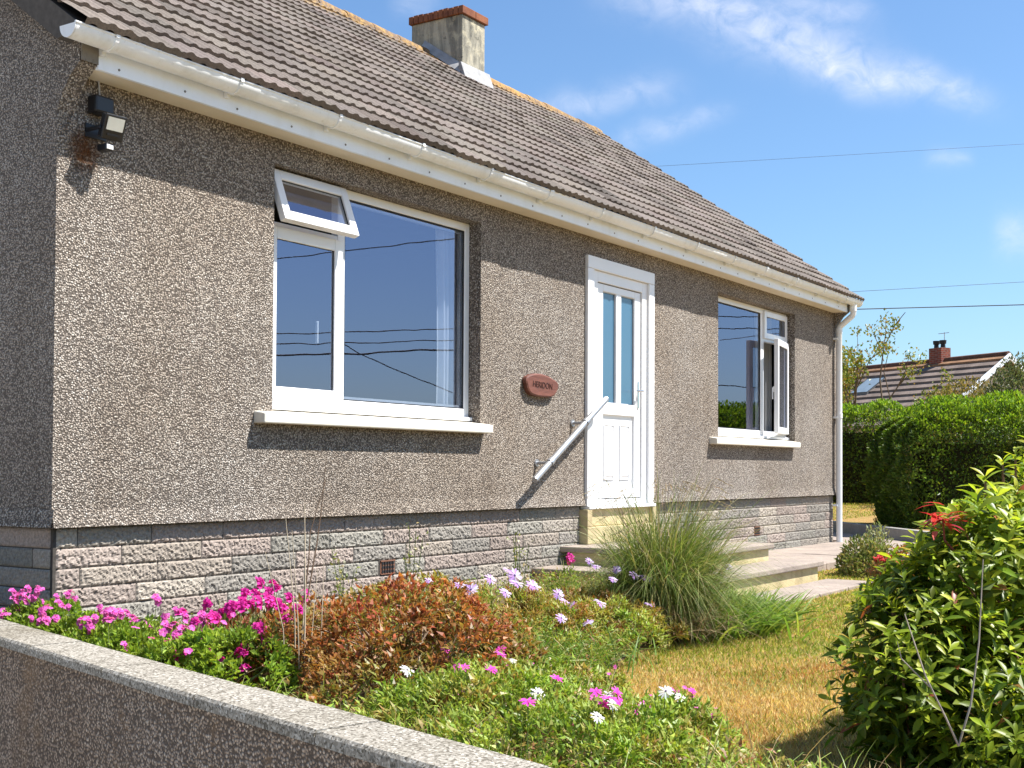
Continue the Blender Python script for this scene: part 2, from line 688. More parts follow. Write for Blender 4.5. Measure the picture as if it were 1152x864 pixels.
def front_wall():
    b = MB()
    xs = sorted({0, HL} | {v for o in OPEN for v in o[:2]})
    zs = sorted({ZB, ZT} | {v for o in OPEN for v in o[2:]})
    xs = [x for x in xs]
    zs = [ZB] + [z for z in zs if z > ZB]

    def inside(x, z):
        return any(o[0] < x < o[1] and o[2] < z < o[3] for o in OPEN)
    for x0, x1 in zip(xs[:-1], xs[1:]):
        for z0, z1 in zip(zs[:-1], zs[1:]):
            if not inside((x0 + x1) / 2, (z0 + z1) / 2):
                b.add([(x0, 0, z0), (x1, 0, z0), (x1, 0, z1), (x0, 0, z1)], [(0, 1, 2, 3)])
    for x0, x1, z0, z1 in OPEN:
        z0 = max(z0, ZB)
        b.add([(x0, 0, z0), (x0, 0, z1), (x0, RY + .1, z1), (x0, RY + .1, z0)], [(0, 1, 2, 3)])
        b.add([(x1, 0, z0), (x1, RY + .1, z0), (x1, RY + .1, z1), (x1, 0, z1)], [(0, 1, 2, 3)])
        b.add([(x0, 0, z1), (x1, 0, z1), (x1, RY + .1, z1), (x0, RY + .1, z1)], [(0, 1, 2, 3)])
    # bell-cast foot of the render, a projecting drip over the plinth
    zz = ZB
    prof = [(-.001, zz + .09), (-.012, zz + .03), (-.018, zz + .002), (-.014, zz), (.05, zz)]
    for (x0, x1) in ((0, OPEN[1][0]), (OPEN[1][1], HL)):
        V = [(x, y, z) for x in (x0, x1) for y, z in prof]
        n = len(prof)
        b.add(V, [(i, n + i, n + i + 1, i + 1)[::-1] for i in range(n - 1)] + [tuple(range(n)), tuple(range(2 * n - 1, n - 1, -1))])
    # gable ends and rear
    RYD, RZ = 3.5, 5.50
    for x, flip in ((0, False), (HL, True)):
        V = [(x, 0, ZB), (x, 7, ZB), (x, 7, ZT + .165), (x, RYD, RZ + .04), (x, 0, ZT + .165)]
        f = (0, 4, 3, 2, 1) if not flip else (0, 1, 2, 3, 4)
        b.add(V, [f])
        prof = [(-.002, zz + .09), (-.012, zz + .03), (-.018, zz + .002), (-.014, zz), (.06, zz)]
        sg = 1 if not flip else -1
        V = [(x + sg * o, y, z) for y in (-.018, 7.0) for o, z in prof]
        n = 5
        b.add(V, [(i, n + i, n + i + 1, i + 1) if not flip else (i, i + 1, n + i + 1, n + i) for i in range(n - 1)])
    b.add([(0, 7, ZB), (HL, 7, ZB), (HL, 7, ZT + .1), (0, 7, ZT + .1)], [(0, 3, 2, 1)])
    b.build('wall', M_DASH, house)
    # corbelled kneelers carrying the verges
    for x0, x1 in ((-.001, .10), (HL - .10, HL + .001)):
        pr = [(-.0005, 2.62), (-.03, 2.69), (-.09, 2.775), (-.165, 2.835), (-.172, 2.975), (-.0005, 3.03)]
        kb = MB().prism(pr, 0, x0, x1)
        kn = kb.build('kneeler', M_DASH, house)
        MB().box(x0 + .0015, x1 + .0005, -.177, -.1725, 2.84, 2.972).build('cement_face', M_KNEE, kn)


front_wall()


# ---- plinth of rock-faced blocks
def split_block_plinth():
    V, F, C = [], [], []
    off = 0
    rng = np.random.default_rng(3)
    pal = np.array([(.305, .262, .218), (.28, .25, .212), (.31, .258, .222), (.258, .242, .208), (.34, .30, .25), (.298, .246, .212), (.24, .22, .192)])

    def block(u0, u1, z0, z1, face, rough):
        nonlocal off
        nu = max(3, int((u1 - u0) / .0075))
        nz = max(3, int((z1 - z0) / .0075))
        uu = np.linspace(u0, u1, nu + 1)
        zz = np.linspace(z0, z1, nz + 1)
        U, Z = np.meshgrid(uu, zz)
        ex = np.minimum(np.minimum(U - u0, u1 - U) / .010, np.minimum(Z - z0, z1 - Z) / .010)
        ex = np.clip(ex, 0, 1)
        ph = rng.uniform(0, 50, 4)
        n1 = np.sin(U * 53 + ph[0] + 2.4 * np.sin(Z * 61 + ph[1])) * .5 + np.sin(U * 67 + Z * 83 + ph[2]) * .35
        n2 = rng.normal(0, 1, U.shape)
        n2 = (n2 + np.roll(n2, 1, 0) + np.roll(n2, 1, 1)) / 1.7
        h = (ex ** .5) * (.0065 + rough * (.0012 * n1 + .0029 * n2))
        h = np.maximum(h, 0)
        if face == 'front':
            P = np.stack([U, .036 - h, Z], -1)
        else:
            P = np.stack([.036 - h, U, Z], -1)
        if face == 'left':
            pass
        v = P.reshape(-1, 3)
        ny, nx = U.shape
        i = np.arange((ny - 1) * (nx - 1))
        r, c = i // (nx - 1), i % (nx - 1)
        a = r * nx + c + off
        f = np.stack([a, a + 1, a + nx + 1, a + nx], 1)
        if face != 'front':
            f = f[:, ::-1]
        V.append(v)
        F.append(f)
        col = pal[rng.integers(len(pal))] * rng.uniform(.82, 1.08)
        C.append(np.tile(col, (len(v), 1)))
        off += len(v)
    z = ZB - .004
    row = 0
    vents = [(2.56, 2.71), (8.87, 9.02)]
    while z > -.15:
        z0 = z - .100
        u = .052
        first = True
        x_end = HL - .05
        w = rng.uniform(.12, .2) if row % 2 == 0 else rng.uniform(.34, .5)
        while u < x_end - .02:
            e = min(u + w, x_end)
            if x_end - e < .1:
                e = x_end
            skip = (row in (3,)) and any(not (e < a or u > b) for a, b in vents)
            if row == 3:
                for a, b in vents:
                    if u < b and e > a:
                        skip = True
                        if a - u > .05:
                            block(u + .0025, a - .006, z0 + .003, z - .003, 'front', 1)
                        if e - b > .05:
                            block(b + .006, e - .0025, z0 + .003, z - .003, 'front', 1)
                        elif e < b:
                            e = b + .004
            if not skip:
                if z > .24 and u < 6.40 and e > 5.15:
                    if u < 5.10:
                        block(u + .0025, 5.147, z0 + .003, z - .003, 'front', 1)
                    if e > 6.45:
                        block(6.404, e - .0025, z0 + .003, z - .003, 'front', 1)
                else:
                    block(u + .0025, e - .0025, z0 + .003, z - .003, 'front', 1)
            u = e
            w = rng.uniform(.45, .55)
        u = .052
        w = .42 if row % 2 == 0 else .14
        while u < 6.9:
            e = min(u + w, 6.95)
            block(u + .0025, e - .0025, z0 + .003, z - .003, 'left', .35)
            u = e
            w = .44
        z = z0
        row += 1
    V = np.concatenate(V)
    F = np.concatenate(F)
    C = np.concatenate(C)
    m = tinted('split stone block', .9, .15, 75, .0035, mottling=.38)
    make_mesh('plinth', V, F, mats=[m], col=C, parent=house)
    mb = MB().box(.036, HL - .036, .036, 6.95, -.3, ZB + .02)
    mb.build('plinth_mortar', simple('dark mortar', (.075, .066, .058), .95, .1, .2, 30, bump=.004), house)
    for a, b in vents:
        v = MB().box(a, b, .032, .0355, .178, .270)
        for k in range(5):
            for j in range(3):
                v.box(a + .012 + k * .027, a + .030 + k * .027, .026, .0318, .188 + j * .027, .205 + j * .027, 1)
        v.box(a, b, .0262, .0318, .262, .270, 0).box(a, b, .0262, .0318, .178, .183, 0)
        v.build('air_brick', [simple('terracotta vent', (.20, .10, .065), .85, .2), M_SEAL], house)


split_block_plinth()


# ---- roof
THETA = math.atan2(5.62 - 2.985, 3.5 + .27)
EAVE = (-.27, 2.985)
SLOPE = math.hypot(5.62 - 2.985, 3.5 + .27)


def roof_tiles(side):
    rng = np.random.default_rng(5 if side > 0 else 6)
    x0, x1 = -.085, HL + .10
    per = .10
    npp = 8
    ncol = int((x1 - x0) / per * npp)
    xs = np.linspace(x0, x1, ncol + 1)
    ph = ((xs - x0) / per) % 1.0
    d = np.minimum(np.abs(ph - .5), .5)
    roll = .019 * np.clip(np.cos(np.clip(d / .30, 0, 1) * math.pi / 2), 0, 1) ** .8
    pan = .004 * np.cos(ph * 2 * math.pi)
    prof = roll + pan
    ncourse = 19
    g = SLOPE / ncourse
    cs, sn = math.cos(THETA), math.sin(THETA)
    V, F, C = [], [], []
    off = 0
    tile = ((xs - x0) / .30).astype(int)
    for i in range(ncourse):
        sh = int(rng.integers(0, 2)) * 0
        jit = rng.normal(0, .003, tile.max() + 2)[tile]
        lift = rng.normal(0, .0022, tile.max() + 2)[tile]
        base = np.array([.150, .126, .109])
        tc = base * rng.uniform(.78, 1.20, (tile.max() + 2, 1))
        tc[rng.uniform(0, 1, len(tc)) < .05] *= .68
        tc = tc * (1 + rng.normal(0, .014, (tile.max() + 2, 3)))
        tc = tc[tile]
        rows = []
        # underside edge, lip, then up the tile
        for (s, h, k) in ((i * g - .035, .000, 0.0), (i * g - .037, .034, 1.0), (i * g + .10, .026, 1.0), ((i + 1) * g + .03, .006, .95)):
            ss = s + jit
            hh = h + prof * (1.0 if k else .95) + lift
            Y = EAVE[0] + ss * cs - hh * sn
            Z = EAVE[1] + ss * sn + hh * cs
            if side < 0:
                Y = 7.0 - Y
            rows.append(np.stack([xs, Y, Z], -1))
        P = np.concatenate(rows)
        V.append(P)
        C.append(np.tile(tc, (4, 1)))
        n = len(xs)
        j = np.arange(n - 1)
        for r in range(3):
            a = off + r * n + j
            f = np.stack([a, a + 1, a + n + 1, a + n], 1)
            # leave hairline joints between tiles dark by skipping nothing; keep continuous
            F.append(f if side > 0 else f[:, ::-1])
        off += len(P)
    return np.concatenate(V), np.concatenate(F), np.concatenate(C)


def lichen(t, c):
    geo = t.n('ShaderNodeSeparateXYZ')
    t.l(t.tc.outputs['Object'], geo.inputs[0])
    near = t.mr(geo.outputs[2], 4.95, 5.5)
    n1 = t.noise(1.7, 6, .7)
    n2 = t.noise(22, 5, .7)
    f = t.math('ADD', t.math('MULTIPLY', near, .42), t.math('MULTIPLY', n1, .55))
    f = t.mr(t.math('ADD', f, t.math('MULTIPLY', n2, .75)), .985, 1.20)
    c = t.mix(t.math('MULTIPLY', f, .85), c, t.mix(t.mr(n2, .4, .65), (.42, .20, .035), (.46, .31, .10)))
    moss = t.mr(t.noise(3.1, 7, .7), .56, .72)
    c = t.mix(t.math('MULTIPLY', moss, .35), c, t.mix(1.0, c, (.62, .60, .56), 'MULTIPLY'))
    pale = t.mr(t.noise(42, 5, .7), .60, .70)
    return t.mix(t.math('MULTIPLY', pale, .45), c, (.27, .24, .20))


M_TILE = tinted('concrete roof tile', .88, .2, 90, .003, lichen, .3)


def roof():
    V, F, C = roof_tiles(1)
    V2, F2, C2 = roof_tiles(-1)
    r = make_mesh('roof', np.concatenate([V, V2]), np.concatenate([F, F2 + len(V)]), mats=[M_TILE], col=np.concatenate([C, C2]), parent=house)
    # dark felt deck below the tiles
    dk = MB()
    for s in (1, -1):
        pts = [(-.25, 2.985), (3.5, 5.605), (3.5, 5.50), (-.10, 2.93)]
        if s < 0:
            pts = [(7 - y, z) for y, z in pts]
        dk.prism(pts, 0, -.08, HL + .095)
    dk.build('roof_deck', simple('undercloak mortar', (.10, .09, .08), .9, .1, .2, 25), r)
    # half-round ridge tiles
    rng = np.random.default_rng(9)
    V, F, C = [], [], []
    off = 0
    x = -.085
    while x < HL + .09:
        e = min(x + .44, HL + .10)
        dz = rng.normal(0, .004)
        n = 10
        ang = np.linspace(-.05 * math.pi, 1.05 * math.pi, n + 1)
        for xx, rr in ((x + .003, .125), (x + .02, .132), (e - .002, .122)):
            V.append(np.stack([np.full(n + 1, xx), 3.5 + rr * np.cos(ang), 5.565 + dz + rr * np.sin(ang) * .82], -1))
            C.append(np.tile(np.array([.15, .11, .085]) * rng.uniform(.8, 1.2), (n + 1, 1)))
        for r_ in range(2):
            for k in range(n):
                a = off + r_ * (n + 1) + k
                F.append((a, a + n + 1, a + n + 2, a + 1))
        off += 3 * (n + 1)
        x = e
    make_mesh('ridge_tiles', np.concatenate(V), np.array(F), mats=[M_TILE], col=np.concatenate(C), parent=r, smooth=True)
    # mortar verge strip seen under the tile ends
    return r


ROOF = roof()


def chimney():
    t = NT('stained chimney render')
    v = t.mapping((5, 5, .8))
    n = t.noise(1.0, 7, .7, v, 1.0)
    c = t.mix(t.mr(n, .38, .66), (.40, .375, .30), (.085, .085, .075))
    c = t.mix(t.math('MULTIPLY', t.mr(t.noise(7, 6, .7), .5, .66), .75), c, (.55, .50, .36))
    c = t.mix(t.math('MULTIPLY', t.mr(t.noise(11, 5, .7), .60, .68), .8), c, (.06, .06, .055))
    m = t.done(t.bsdf(c, .9, .15, t.bump(t.noise(40, 5, .7), .8, .006)))
    ch = MB().box(7.56, 8.01, 2.98, 3.70, 4.9, 5.985).build('chimney', m, house, bevel=.012)
    # brick-on-edge cap
    b = MB()
    rng = random.Random(4)
    y = 2.95
    while y < 3.72:
        b.box(7.53, 7.785, y + .003, y + .066, 5.985, 6.075 + rng.uniform(-.004, .006), 0)
        b.box(7.79, 8.04, y + .003, y + .066, 5.985, 6.075 + rng.uniform(-.004, .006), 0)
        y += .0705
    for yy in (3.18, 3.5):
        b.tube([(7.78, yy, 6.07), (7.78, yy, 6.10)], [.12, .11], 16, 1)
    tb = NT('chimney cap brick')
    cc = tb.mix(tb.mr(tb.noise(9, 5), .3, .7), (.27, .105, .05), (.14, .055, .035))
    mb = tb.done(tb.bsdf(cc, .85, .2, tb.bump(tb.noise(60, 4), .6, .004)))
    b.build('chimney_cap', [mb, M_KERB], ch, bevel=.006)
    # lead and mortar flashing dressed on the slope
    f = MB()
    mt = math.tan(THETA)

    def zr(y):
        return EAVE[1] + (y - EAVE[0]) * mt + .055
    y0, y1 = 2.955, 3.4
    f.add([(7.50, y0, zr(y0) + .13), (8.07, y0, zr(y0) + .13), (8.07, y0 + .03, zr(y0) + .13), (7.50, y0 + .03, zr(y0) + .13),
           (7.50, y0 - .07, zr(y0 - .07) - .02), (8.07, y0 - .07, zr(y0 - .07) - .02), (8.07, y0 + .03, zr(y0)), (7.50, y0 + .03, zr(y0))],
          [(0, 1, 2, 3), (4, 5, 1, 0), (5, 6, 2, 1), (7, 4, 0, 3), (6, 7, 3, 2)])
    for xs_, xo in ((7.552, 7.48), (8.018, 8.09)):
        f.add([(xs_, y0, zr(y0) + .11), (xs_, 3.5, zr(3.5) + .10), (xo, 3.5, zr(3.5)), (xo, y0, zr(y0))], [(0, 1, 2, 3)])
    f.build('flashing', simple('pale lead flashing', (.30, .30, .30), .7, .3, .2, 12), ch)


chimney()


# ---- eaves: fascia, soffit, gutter, downpipe
def eaves():
    MB().box(.102, HL - .105, -.172, -.15, 2.82, 2.975).build('fascia', M_FASCIA, house, bevel=.003)
    MB().box(.102, HL - .102, -.149, .0, 2.822, 2.834).build('soffit', M_SOFFIT, house)
    rng = random.Random(2)
    for k in range(26):
        x = .2 + k * .43 + rng.uniform(-.03, .03)
        for dz in ((2.851,) if k % 2 else (2.849,)):
            if x > HL - .15:
                continue
            s = MB().tube([(x, -.1725, dz), (x, -.1755, dz)], .0065, 8)
            s.build('screw_cap', M_SCREW, house)
    # gutter: deep half-round shell with rolled lip
    n = 14
    outp, inp = [], []
    for k in range(n + 1):
        a = math.pi + math.pi * k / n
        outp.append((-.238 - .058 * math.cos(a) * -1, 2.962 + .062 * math.sin(a)))
        inp.append((-.238 - .054 * math.cos(a) * -1, 2.962 + .057 * math.sin(a)))
    # front lip bead
    outl = outp[::-1]          # from back to front
    prof = outp + inp[::-1]
    g = MB()
    m = len(prof)
    g.prism(prof, 0, -.125, HL + .11)
    for xx in (-.125, HL + .11):
        g.prism(outp + [(-.180, 2.962)][:0], 0, xx - .004, xx + .004)
    g.tube([(-.13, -.296, 2.965), (HL + .115, -.296, 2.965)], .006, 8)
    go = g.build('gutter', M_GUTTER, house)
    smooth_by_angle(go, 35)
    xsb = [.114, .944, 1.75, 2.56, 3.35, 4.15, 4.95, 5.86, 6.74, 7.6, 8.42, 9.29, 10.17, 10.95]
    for x in xsb:
        w = .045 if x in (4.15, 8.42) else .022
        b = MB()
        o2 = [(-.238 + (y + .238) * 1.10, 2.962 + (z - 2.962) * 1.10) for y, z in outp]
        b.prism(o2 + [(y, z) for y, z in outp[::-1]], 0, x - w / 2, x + w / 2)
        b.box(x - w / 2, x + w / 2, -.306, -.290, 2.955, 2.975)
        b.box(x - w / 2, x + w / 2, -.20, -.173, 2.885, 2.96)
        b.build('gutter_bracket', M_GUTTER, go)
    # downpipe with swan neck
    d = MB()
    px = HL - .085
    path = [(px, -.238, 2.90), (px, -.238, 2.80), (px, -.225, 2.775), (px, -.075, 2.655), (px, -.06, 2.625), (px, -.06, 2.0), (px, -.06, .0)]
    d.tube(path, .036, 14)
    for z in (2.60, 1.55):
        d.tube([(px, -.06, z - .03), (px, -.06, z + .03)], .041, 14)
    d.tube([(px, -.238, 2.83), (px, -.238, 2.91)], .043, 14)
    dp = smooth_by_angle(d.build('downpipe', M_GUTTER, house), 50)
    for z in (2.5, 1.53, .45):
        MB().box(px - .055, px + .055, -.055, -.002, z - .012, z + .012).build('pipe_clip', M_GUTTER, dp)


eaves()

# ---- windows
YF = .10                       # front face of the window frames


def sill(x0, x1, xo0, xo1):
    b = MB()
    pr = [(-.085, 1.132), (-.085, 1.192), (.0, 1.205), (.13, 1.222), (.13, 1.132)]
    b.prism(pr, 0, x0, x1)
    return b


def window_big():
    w = MB()
    X0, X1, Z0, Z1 = 1.512, 3.647, 1.222, 2.669
    w.frame(X0, X1, Z0 + .03, Z1, .058, YF, YF + .06)
    w.box(X0, X1, YF - .035, YF + .03, Z0, Z0 + .028)                       # projecting sub-sill
    w.box(2.190, 2.262, YF + .002, YF + .058, Z0 + .088, Z1 - .058)         # mullion
    w.box(X0 + .058, 2.190, YF + .003, YF + .057, 2.29, 2.355)              # transom
    fr = w.build('window', M_UPVC, house, bevel=.005)
    sill(1.36, 3.70, X0, X1).build('sill', M_CONCRETE, fr, bevel=.008)
    # lower left casement, shut
    c = MB().frame(1.545, 2.215, 1.288, 2.325, .075, YF - .022, YF + .0)
    cs = c.build('casement', M_UPVC, fr, bevel=.005)
    MB().box(1.620, 2.140, YF - .006, YF - .004, 1.363, 2.250).build('pane', M_GLASS, cs)
    s = MB().frame(1.613, 2.147, 1.356, 2.257, .009, YF - .012, YF - .007)
    s.build('glazing_seal', M_SEAL, cs)
    MB().box(2.05, 2.062, YF + .04, YF + .06, 1.66, 1.80).build('handle', M_UPVC, cs, bevel=.004)
    # top-hung vent, open
    ang = math.radians(20)
    e = bpy.data.objects.new('vent_sash', None)
    x0, x1, hh = 1.548, 2.222, .335
    v = MB().frame(x0, x1, -hh, 0, .062, -.03, .015)
    vs = v.build('vent_sash', M_UPVC, fr, bevel=.005)
    bpy.data.objects.remove(e)
    vs.location = (0, YF - .012, 2.650)
    vs.rotation_euler = (-ang, 0, 0)
    MB().box(x0 + .062, x1 - .062, -.008, -.006, -hh + .062, -.062).build('pane', M_GLASS, vs)
    MB().frame(x0 + .055, x1 - .055, -hh + .055, -.055, .010, -.016, -.009).build('glazing_seal', M_SEAL, vs)
    st = MB()
    st.box(1.80, 1.98, .016, .022, -hh + .012, -hh + .022)
    st.box(1.86, 1.90, .02, .035, -hh + .02, -hh + .05)
    st.build('vent_stay', M_STEEL, vs)
    # fixed light
    MB().box(2.262, 3.589, YF + .02, YF + .024, 1.310, 2.611).build('pane', M_GLASS, fr)
    MB().frame(2.262, 3.589, 1.310, 2.611, .008, YF + .008, YF + .018).build('glazing_seal', M_SEAL, fr)
    MB().frame(2.270, 3.581, 1.318, 2.603, .018, YF + .028, YF + .05).build('spacer_bar', M_GREYTRIM, fr)


def window_right():
    w = MB()
    X0, X1, Z0, Z1 = 7.853, 9.982, 1.222, 2.665
    w.frame(X0, X1, Z0 + .03, Z1, .058, YF, YF + .06)
    w.box(X0, X1, YF - .035, YF + .03, Z0, Z0 + .028)
    w.box(9.215, 9.305, YF + .002, YF + .058, Z0 + .088, Z1 - .058)
    w.box(9.305, X1 - .058, YF + .003, YF + .057, 2.30, 2.365)
    fr = w.build('window', M_UPVC, house, bevel=.005)
    sill(7.64, 9.95, X0, X1).build('sill', M_CONCRETE, fr, bevel=.008)
    MB().box(7.911, 9.215, YF + .02, YF + .024, 1.310, 2.607).build('pane', M_GLASS, fr)
    MB().frame(7.911, 9.215, 1.310, 2.607, .010, YF + .008, YF + .018).build('glazing_seal', M_SEAL, fr)
    # top light, shut
    c = MB().frame(9.275, 9.955, 2.335, 2.64, .062, YF - .022, YF)
    cs = c.build('vent_sash', M_UPVC, fr, bevel=.005)
    MB().box(9.337, 9.893, YF - .006, YF - .004, 2.397, 2.578).build('pane', M_GLASS, cs)
    MB().frame(9.330, 9.900, 2.390, 2.585, .009, YF - .012, YF - .007).build('glazing_seal', M_SEAL, cs)
    # lower casement hinged on its right, standing open
    wd = .665
    c = MB().frame(-wd, 0, 1.285, 2.325, .070, -.03, .015)
    cs = c.build('casement', M_UPVC, fr, bevel=.005)
    cs.location = (9.945, YF - .012, 0)
    cs.rotation_euler = (0, 0, math.radians(11))
    MB().box(-wd + .07, -.07, -.008, -.006, 1.355, 2.255).build('pane', M_GLASS, cs)
    MB().frame(-wd + .063, -.063, 1.348, 2.262, .012, -.016, -.009).build('glazing_seal', M_SEAL, cs)
    h = MB().box(-wd + .025, -wd + .045, .016, .034, 1.74, 1.80).box(-wd + .03, -wd + .042, .030, .045, 1.66, 1.79)
    h.build('handle', M_UPVC, cs, bevel=.003)


window_big()
window_right()


# ---- front door
def front_door():
    a = MB()
    x0, x1, zt = 5.185, 6.375, 2.652
    a.box(x0 - .012, x0 + .092, -.028, .03, .572, zt - .10)
    a.box(x1 - .092, x1 + .012, -.028, .03, .572, zt - .10)
    a.box(x0 - .012, x1 + .012, -.029, .03, zt - .098, zt + .006)
    fr = a.build('door_frame', M_UPVC, house, bevel=.004)
    j = MB()
    j.box(x0 + .093, x0 + .195, -.004, .055, .572, zt - .10)
    j.box(x1 - .185, x1 - .093, -.004, .055, .572, zt - .10)
    j.box(x0 + .195, x1 - .185, -.0035, .055, zt - .19, zt - .10)
    j.box(x0 + .195, x1 - .185, -.012, .055, .572, .622)
    j.build('door_jamb', M_UPVC, fr, bevel=.004)
    MB().frame(x0 + .196, x1 - .186, .622, zt - .19, .006, .022, .028).build('door_gasket', M_SEAL, fr)
    # leaf
    lx0, lx1, lz0, lz1 = x0 + .202, x1 - .192, .630, zt - .197
    d = MB()
    g = [(5.50, 5.735, 1.445, 2.395), (5.825, 6.075, 1.445, 2.395)]
    Y0, Y1 = .012, .055
    d.box(lx0, 5.50, Y0, Y1, lz0, lz1)
    d.box(6.075, lx1, Y0, Y1, lz0, lz1)
    d.box(5.50, 6.075, Y0, Y1, 2.395, lz1)
    d.box(5.50, 6.075, Y0, Y1, 1.345, 1.445)
    d.box(5.50, 6.075, Y0, Y1, lz0, .705)
    d.box(5.735, 5.825, Y0, Y1, 1.445, 2.395)
    lf = d.build('door', M_UPVC, house, bevel=.004)
    p = MB().box(5.50, 6.075, .034, .05, .705, 1.345)
    p.build('door_panel', M_UPVC, lf)
    for a_, b_ in ((5.565, 5.715), (5.845, 5.995)):
        q = MB()
        V = [(a_, .0335, .80), (b_, .0335, .80), (b_, .0335, 1.25), (a_, .0335, 1.25),
             (a_ + .022, .020, .825), (b_ - .022, .020, .825), (b_ - .022, .020, 1.225), (a_ + .022, .020, 1.225)]
        q.add(V, [(4, 5, 6, 7), (0, 1, 5, 4), (1, 2, 6, 5), (2, 3, 7, 6), (3, 0, 4, 7)])
        q.frame(a_ - .012, b_ + .012, .788, 1.262, .008, .024, .0338)
        q.build('raised_panel', M_UPVC, lf)
    t = NT('frosted door glass')
    gl = t.bsdf((.055, .135, .21), .22, .9, t.bump(t.noise(90, 3), .25, .003))
    mg = t.done(gl)
    for a_, b_, c_, e_ in g:
        MB().box(a_, b_, .032, .036, c_, e_).build('door_pane', mg, lf)
        MB().frame(a_, b_, c_, e_, .007, .022, .031).build('glazing_bead', M_GREYTRIM, lf)
    h = MB()
    hx = 6.135
    h.box(hx - .016, hx + .016, .002, .0115, 1.42, 1.66)
    h.tube([(hx, .005, 1.575), (hx, -.045, 1.575), (hx - .12, -.048, 1.572)], .0095, 8)
    h.build('handle', M_CHROME, lf, bevel=.002)
    MB().box(x0 - .012, x1 + .012, -.05, .2, .545, .571).build('threshold', M_UPVC, fr, bevel=.004)


front_door()


# ---- rooms behind the glass
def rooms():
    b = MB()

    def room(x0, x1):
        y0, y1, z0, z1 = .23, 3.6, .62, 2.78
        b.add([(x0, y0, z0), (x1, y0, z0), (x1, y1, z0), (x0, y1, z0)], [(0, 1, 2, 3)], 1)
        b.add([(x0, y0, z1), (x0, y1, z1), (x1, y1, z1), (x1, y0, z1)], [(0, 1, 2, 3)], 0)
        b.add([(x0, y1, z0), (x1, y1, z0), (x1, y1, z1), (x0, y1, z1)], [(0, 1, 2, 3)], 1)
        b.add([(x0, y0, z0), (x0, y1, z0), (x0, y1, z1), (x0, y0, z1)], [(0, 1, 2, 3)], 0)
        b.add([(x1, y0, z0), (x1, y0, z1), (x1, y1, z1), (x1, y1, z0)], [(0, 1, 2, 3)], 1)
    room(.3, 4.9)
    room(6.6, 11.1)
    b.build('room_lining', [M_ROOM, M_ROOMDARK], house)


rooms()


def curtain(name, x0, x1, y, z0, z1, label, color, amp=.020, per=.07):
    n = int((x1 - x0) / .008)
    xs = np.linspace(x0, x1, n + 1)
    rows = []
    rng = np.random.default_rng(int(x0 * 100))
    ph = rng.uniform(0, 6, 3)
    for z in np.linspace(z0, z1, 16):
        sq = 1 - .10 * math.sin((z - z0) / (z1 - z0) * math.pi)
        xx = x1 - (x1 - xs) * sq
        w = amp * np.sin((xs - x0) / per * 2 * math.pi + ph[0] + .25 * math.sin(z * 3)) + amp * .4 * np.sin((xs - x0) / per * 3.1 + ph[1])
        rows.append(np.stack([xx, y + w, np.full_like(xs, z)], -1))
    V = np.concatenate(rows)
    m = n + 1
    i = np.arange(15 * n)
    r, c = i // n, i % n
    a = r * m + c
    F = np.stack([a, a + 1, a + m + 1, a + m], 1)
    t = NT(name + ' cloth')
    bs = t.bsdf(color, .9, .1)
    tr = t.n('ShaderNodeBsdfTranslucent')
    tr.inputs['Color'].default_value = (*color, 1)
    mx = t.n('ShaderNodeMixShader')
    mx.inputs[0].default_value = .45
    t.l(bs, mx.inputs[1])
    t.l(tr.outputs[0], mx.inputs[2])
    o = make_mesh(name, V, F, mats=[t.done(mx.outputs[0])], smooth=True)
    tag(o, label, 'curtain')


curtain('curtain', 3.36, 3.63, .195, .75, 2.74, 'white curtain hanging inside the right end of the large window', (.80, .82, .86))
curtain('curtain', 9.46, 9.96, .27, .75, 2.74, 'grey curtain hanging inside the smaller window behind its open casement', (.52, .50, .47))


# ================================================================== ENTRANCE STEPS, PATHS
def entrance_steps():
    t = thing('entrance_steps', 'cream painted steps with stone treads leading up to the white door', 'steps', (5.6, -.6, -.07))
    L = np.array([5.6, -.6, -.07])

    def B():
        return MB()

    def fin(b, name, m, bevel=.006):
        b.V = [tuple(np.array(v) - L) for v in b.V]
        return b.build(name, m, t, bevel=bevel)
    # threshold block in the plinth
    b = B()
    b.box(5.15, 5.23, -.045, .30, .40, .543)
    b.box(6.33, 6.40, -.045, .30, .40, .543)
    b.box(5.23, 6.33, -.012, .30, .40, .543)
    b.box(5.15, 6.40, -.046, .30, .255, .398)
    fin(b, 'threshold_block', M_CREAM)
    fin(B().box(4.86, 6.32, -1.15, -.05, .10, .208), 'landing_riser', M_CREAM)
    fin(B().box(4.83, 6.35, -1.19, .045, .210, .255), 'landing_tread', M_PAVE, .01)
    fin(B().box(4.44, 6.58, -1.49, .045, -.07, .058), 'step_riser', M_CREAM)
    fin(B().box(4.41, 6.62, -1.53, .046, .060, .108), 'step_tread', M_PAVE, .01)


entrance_steps()


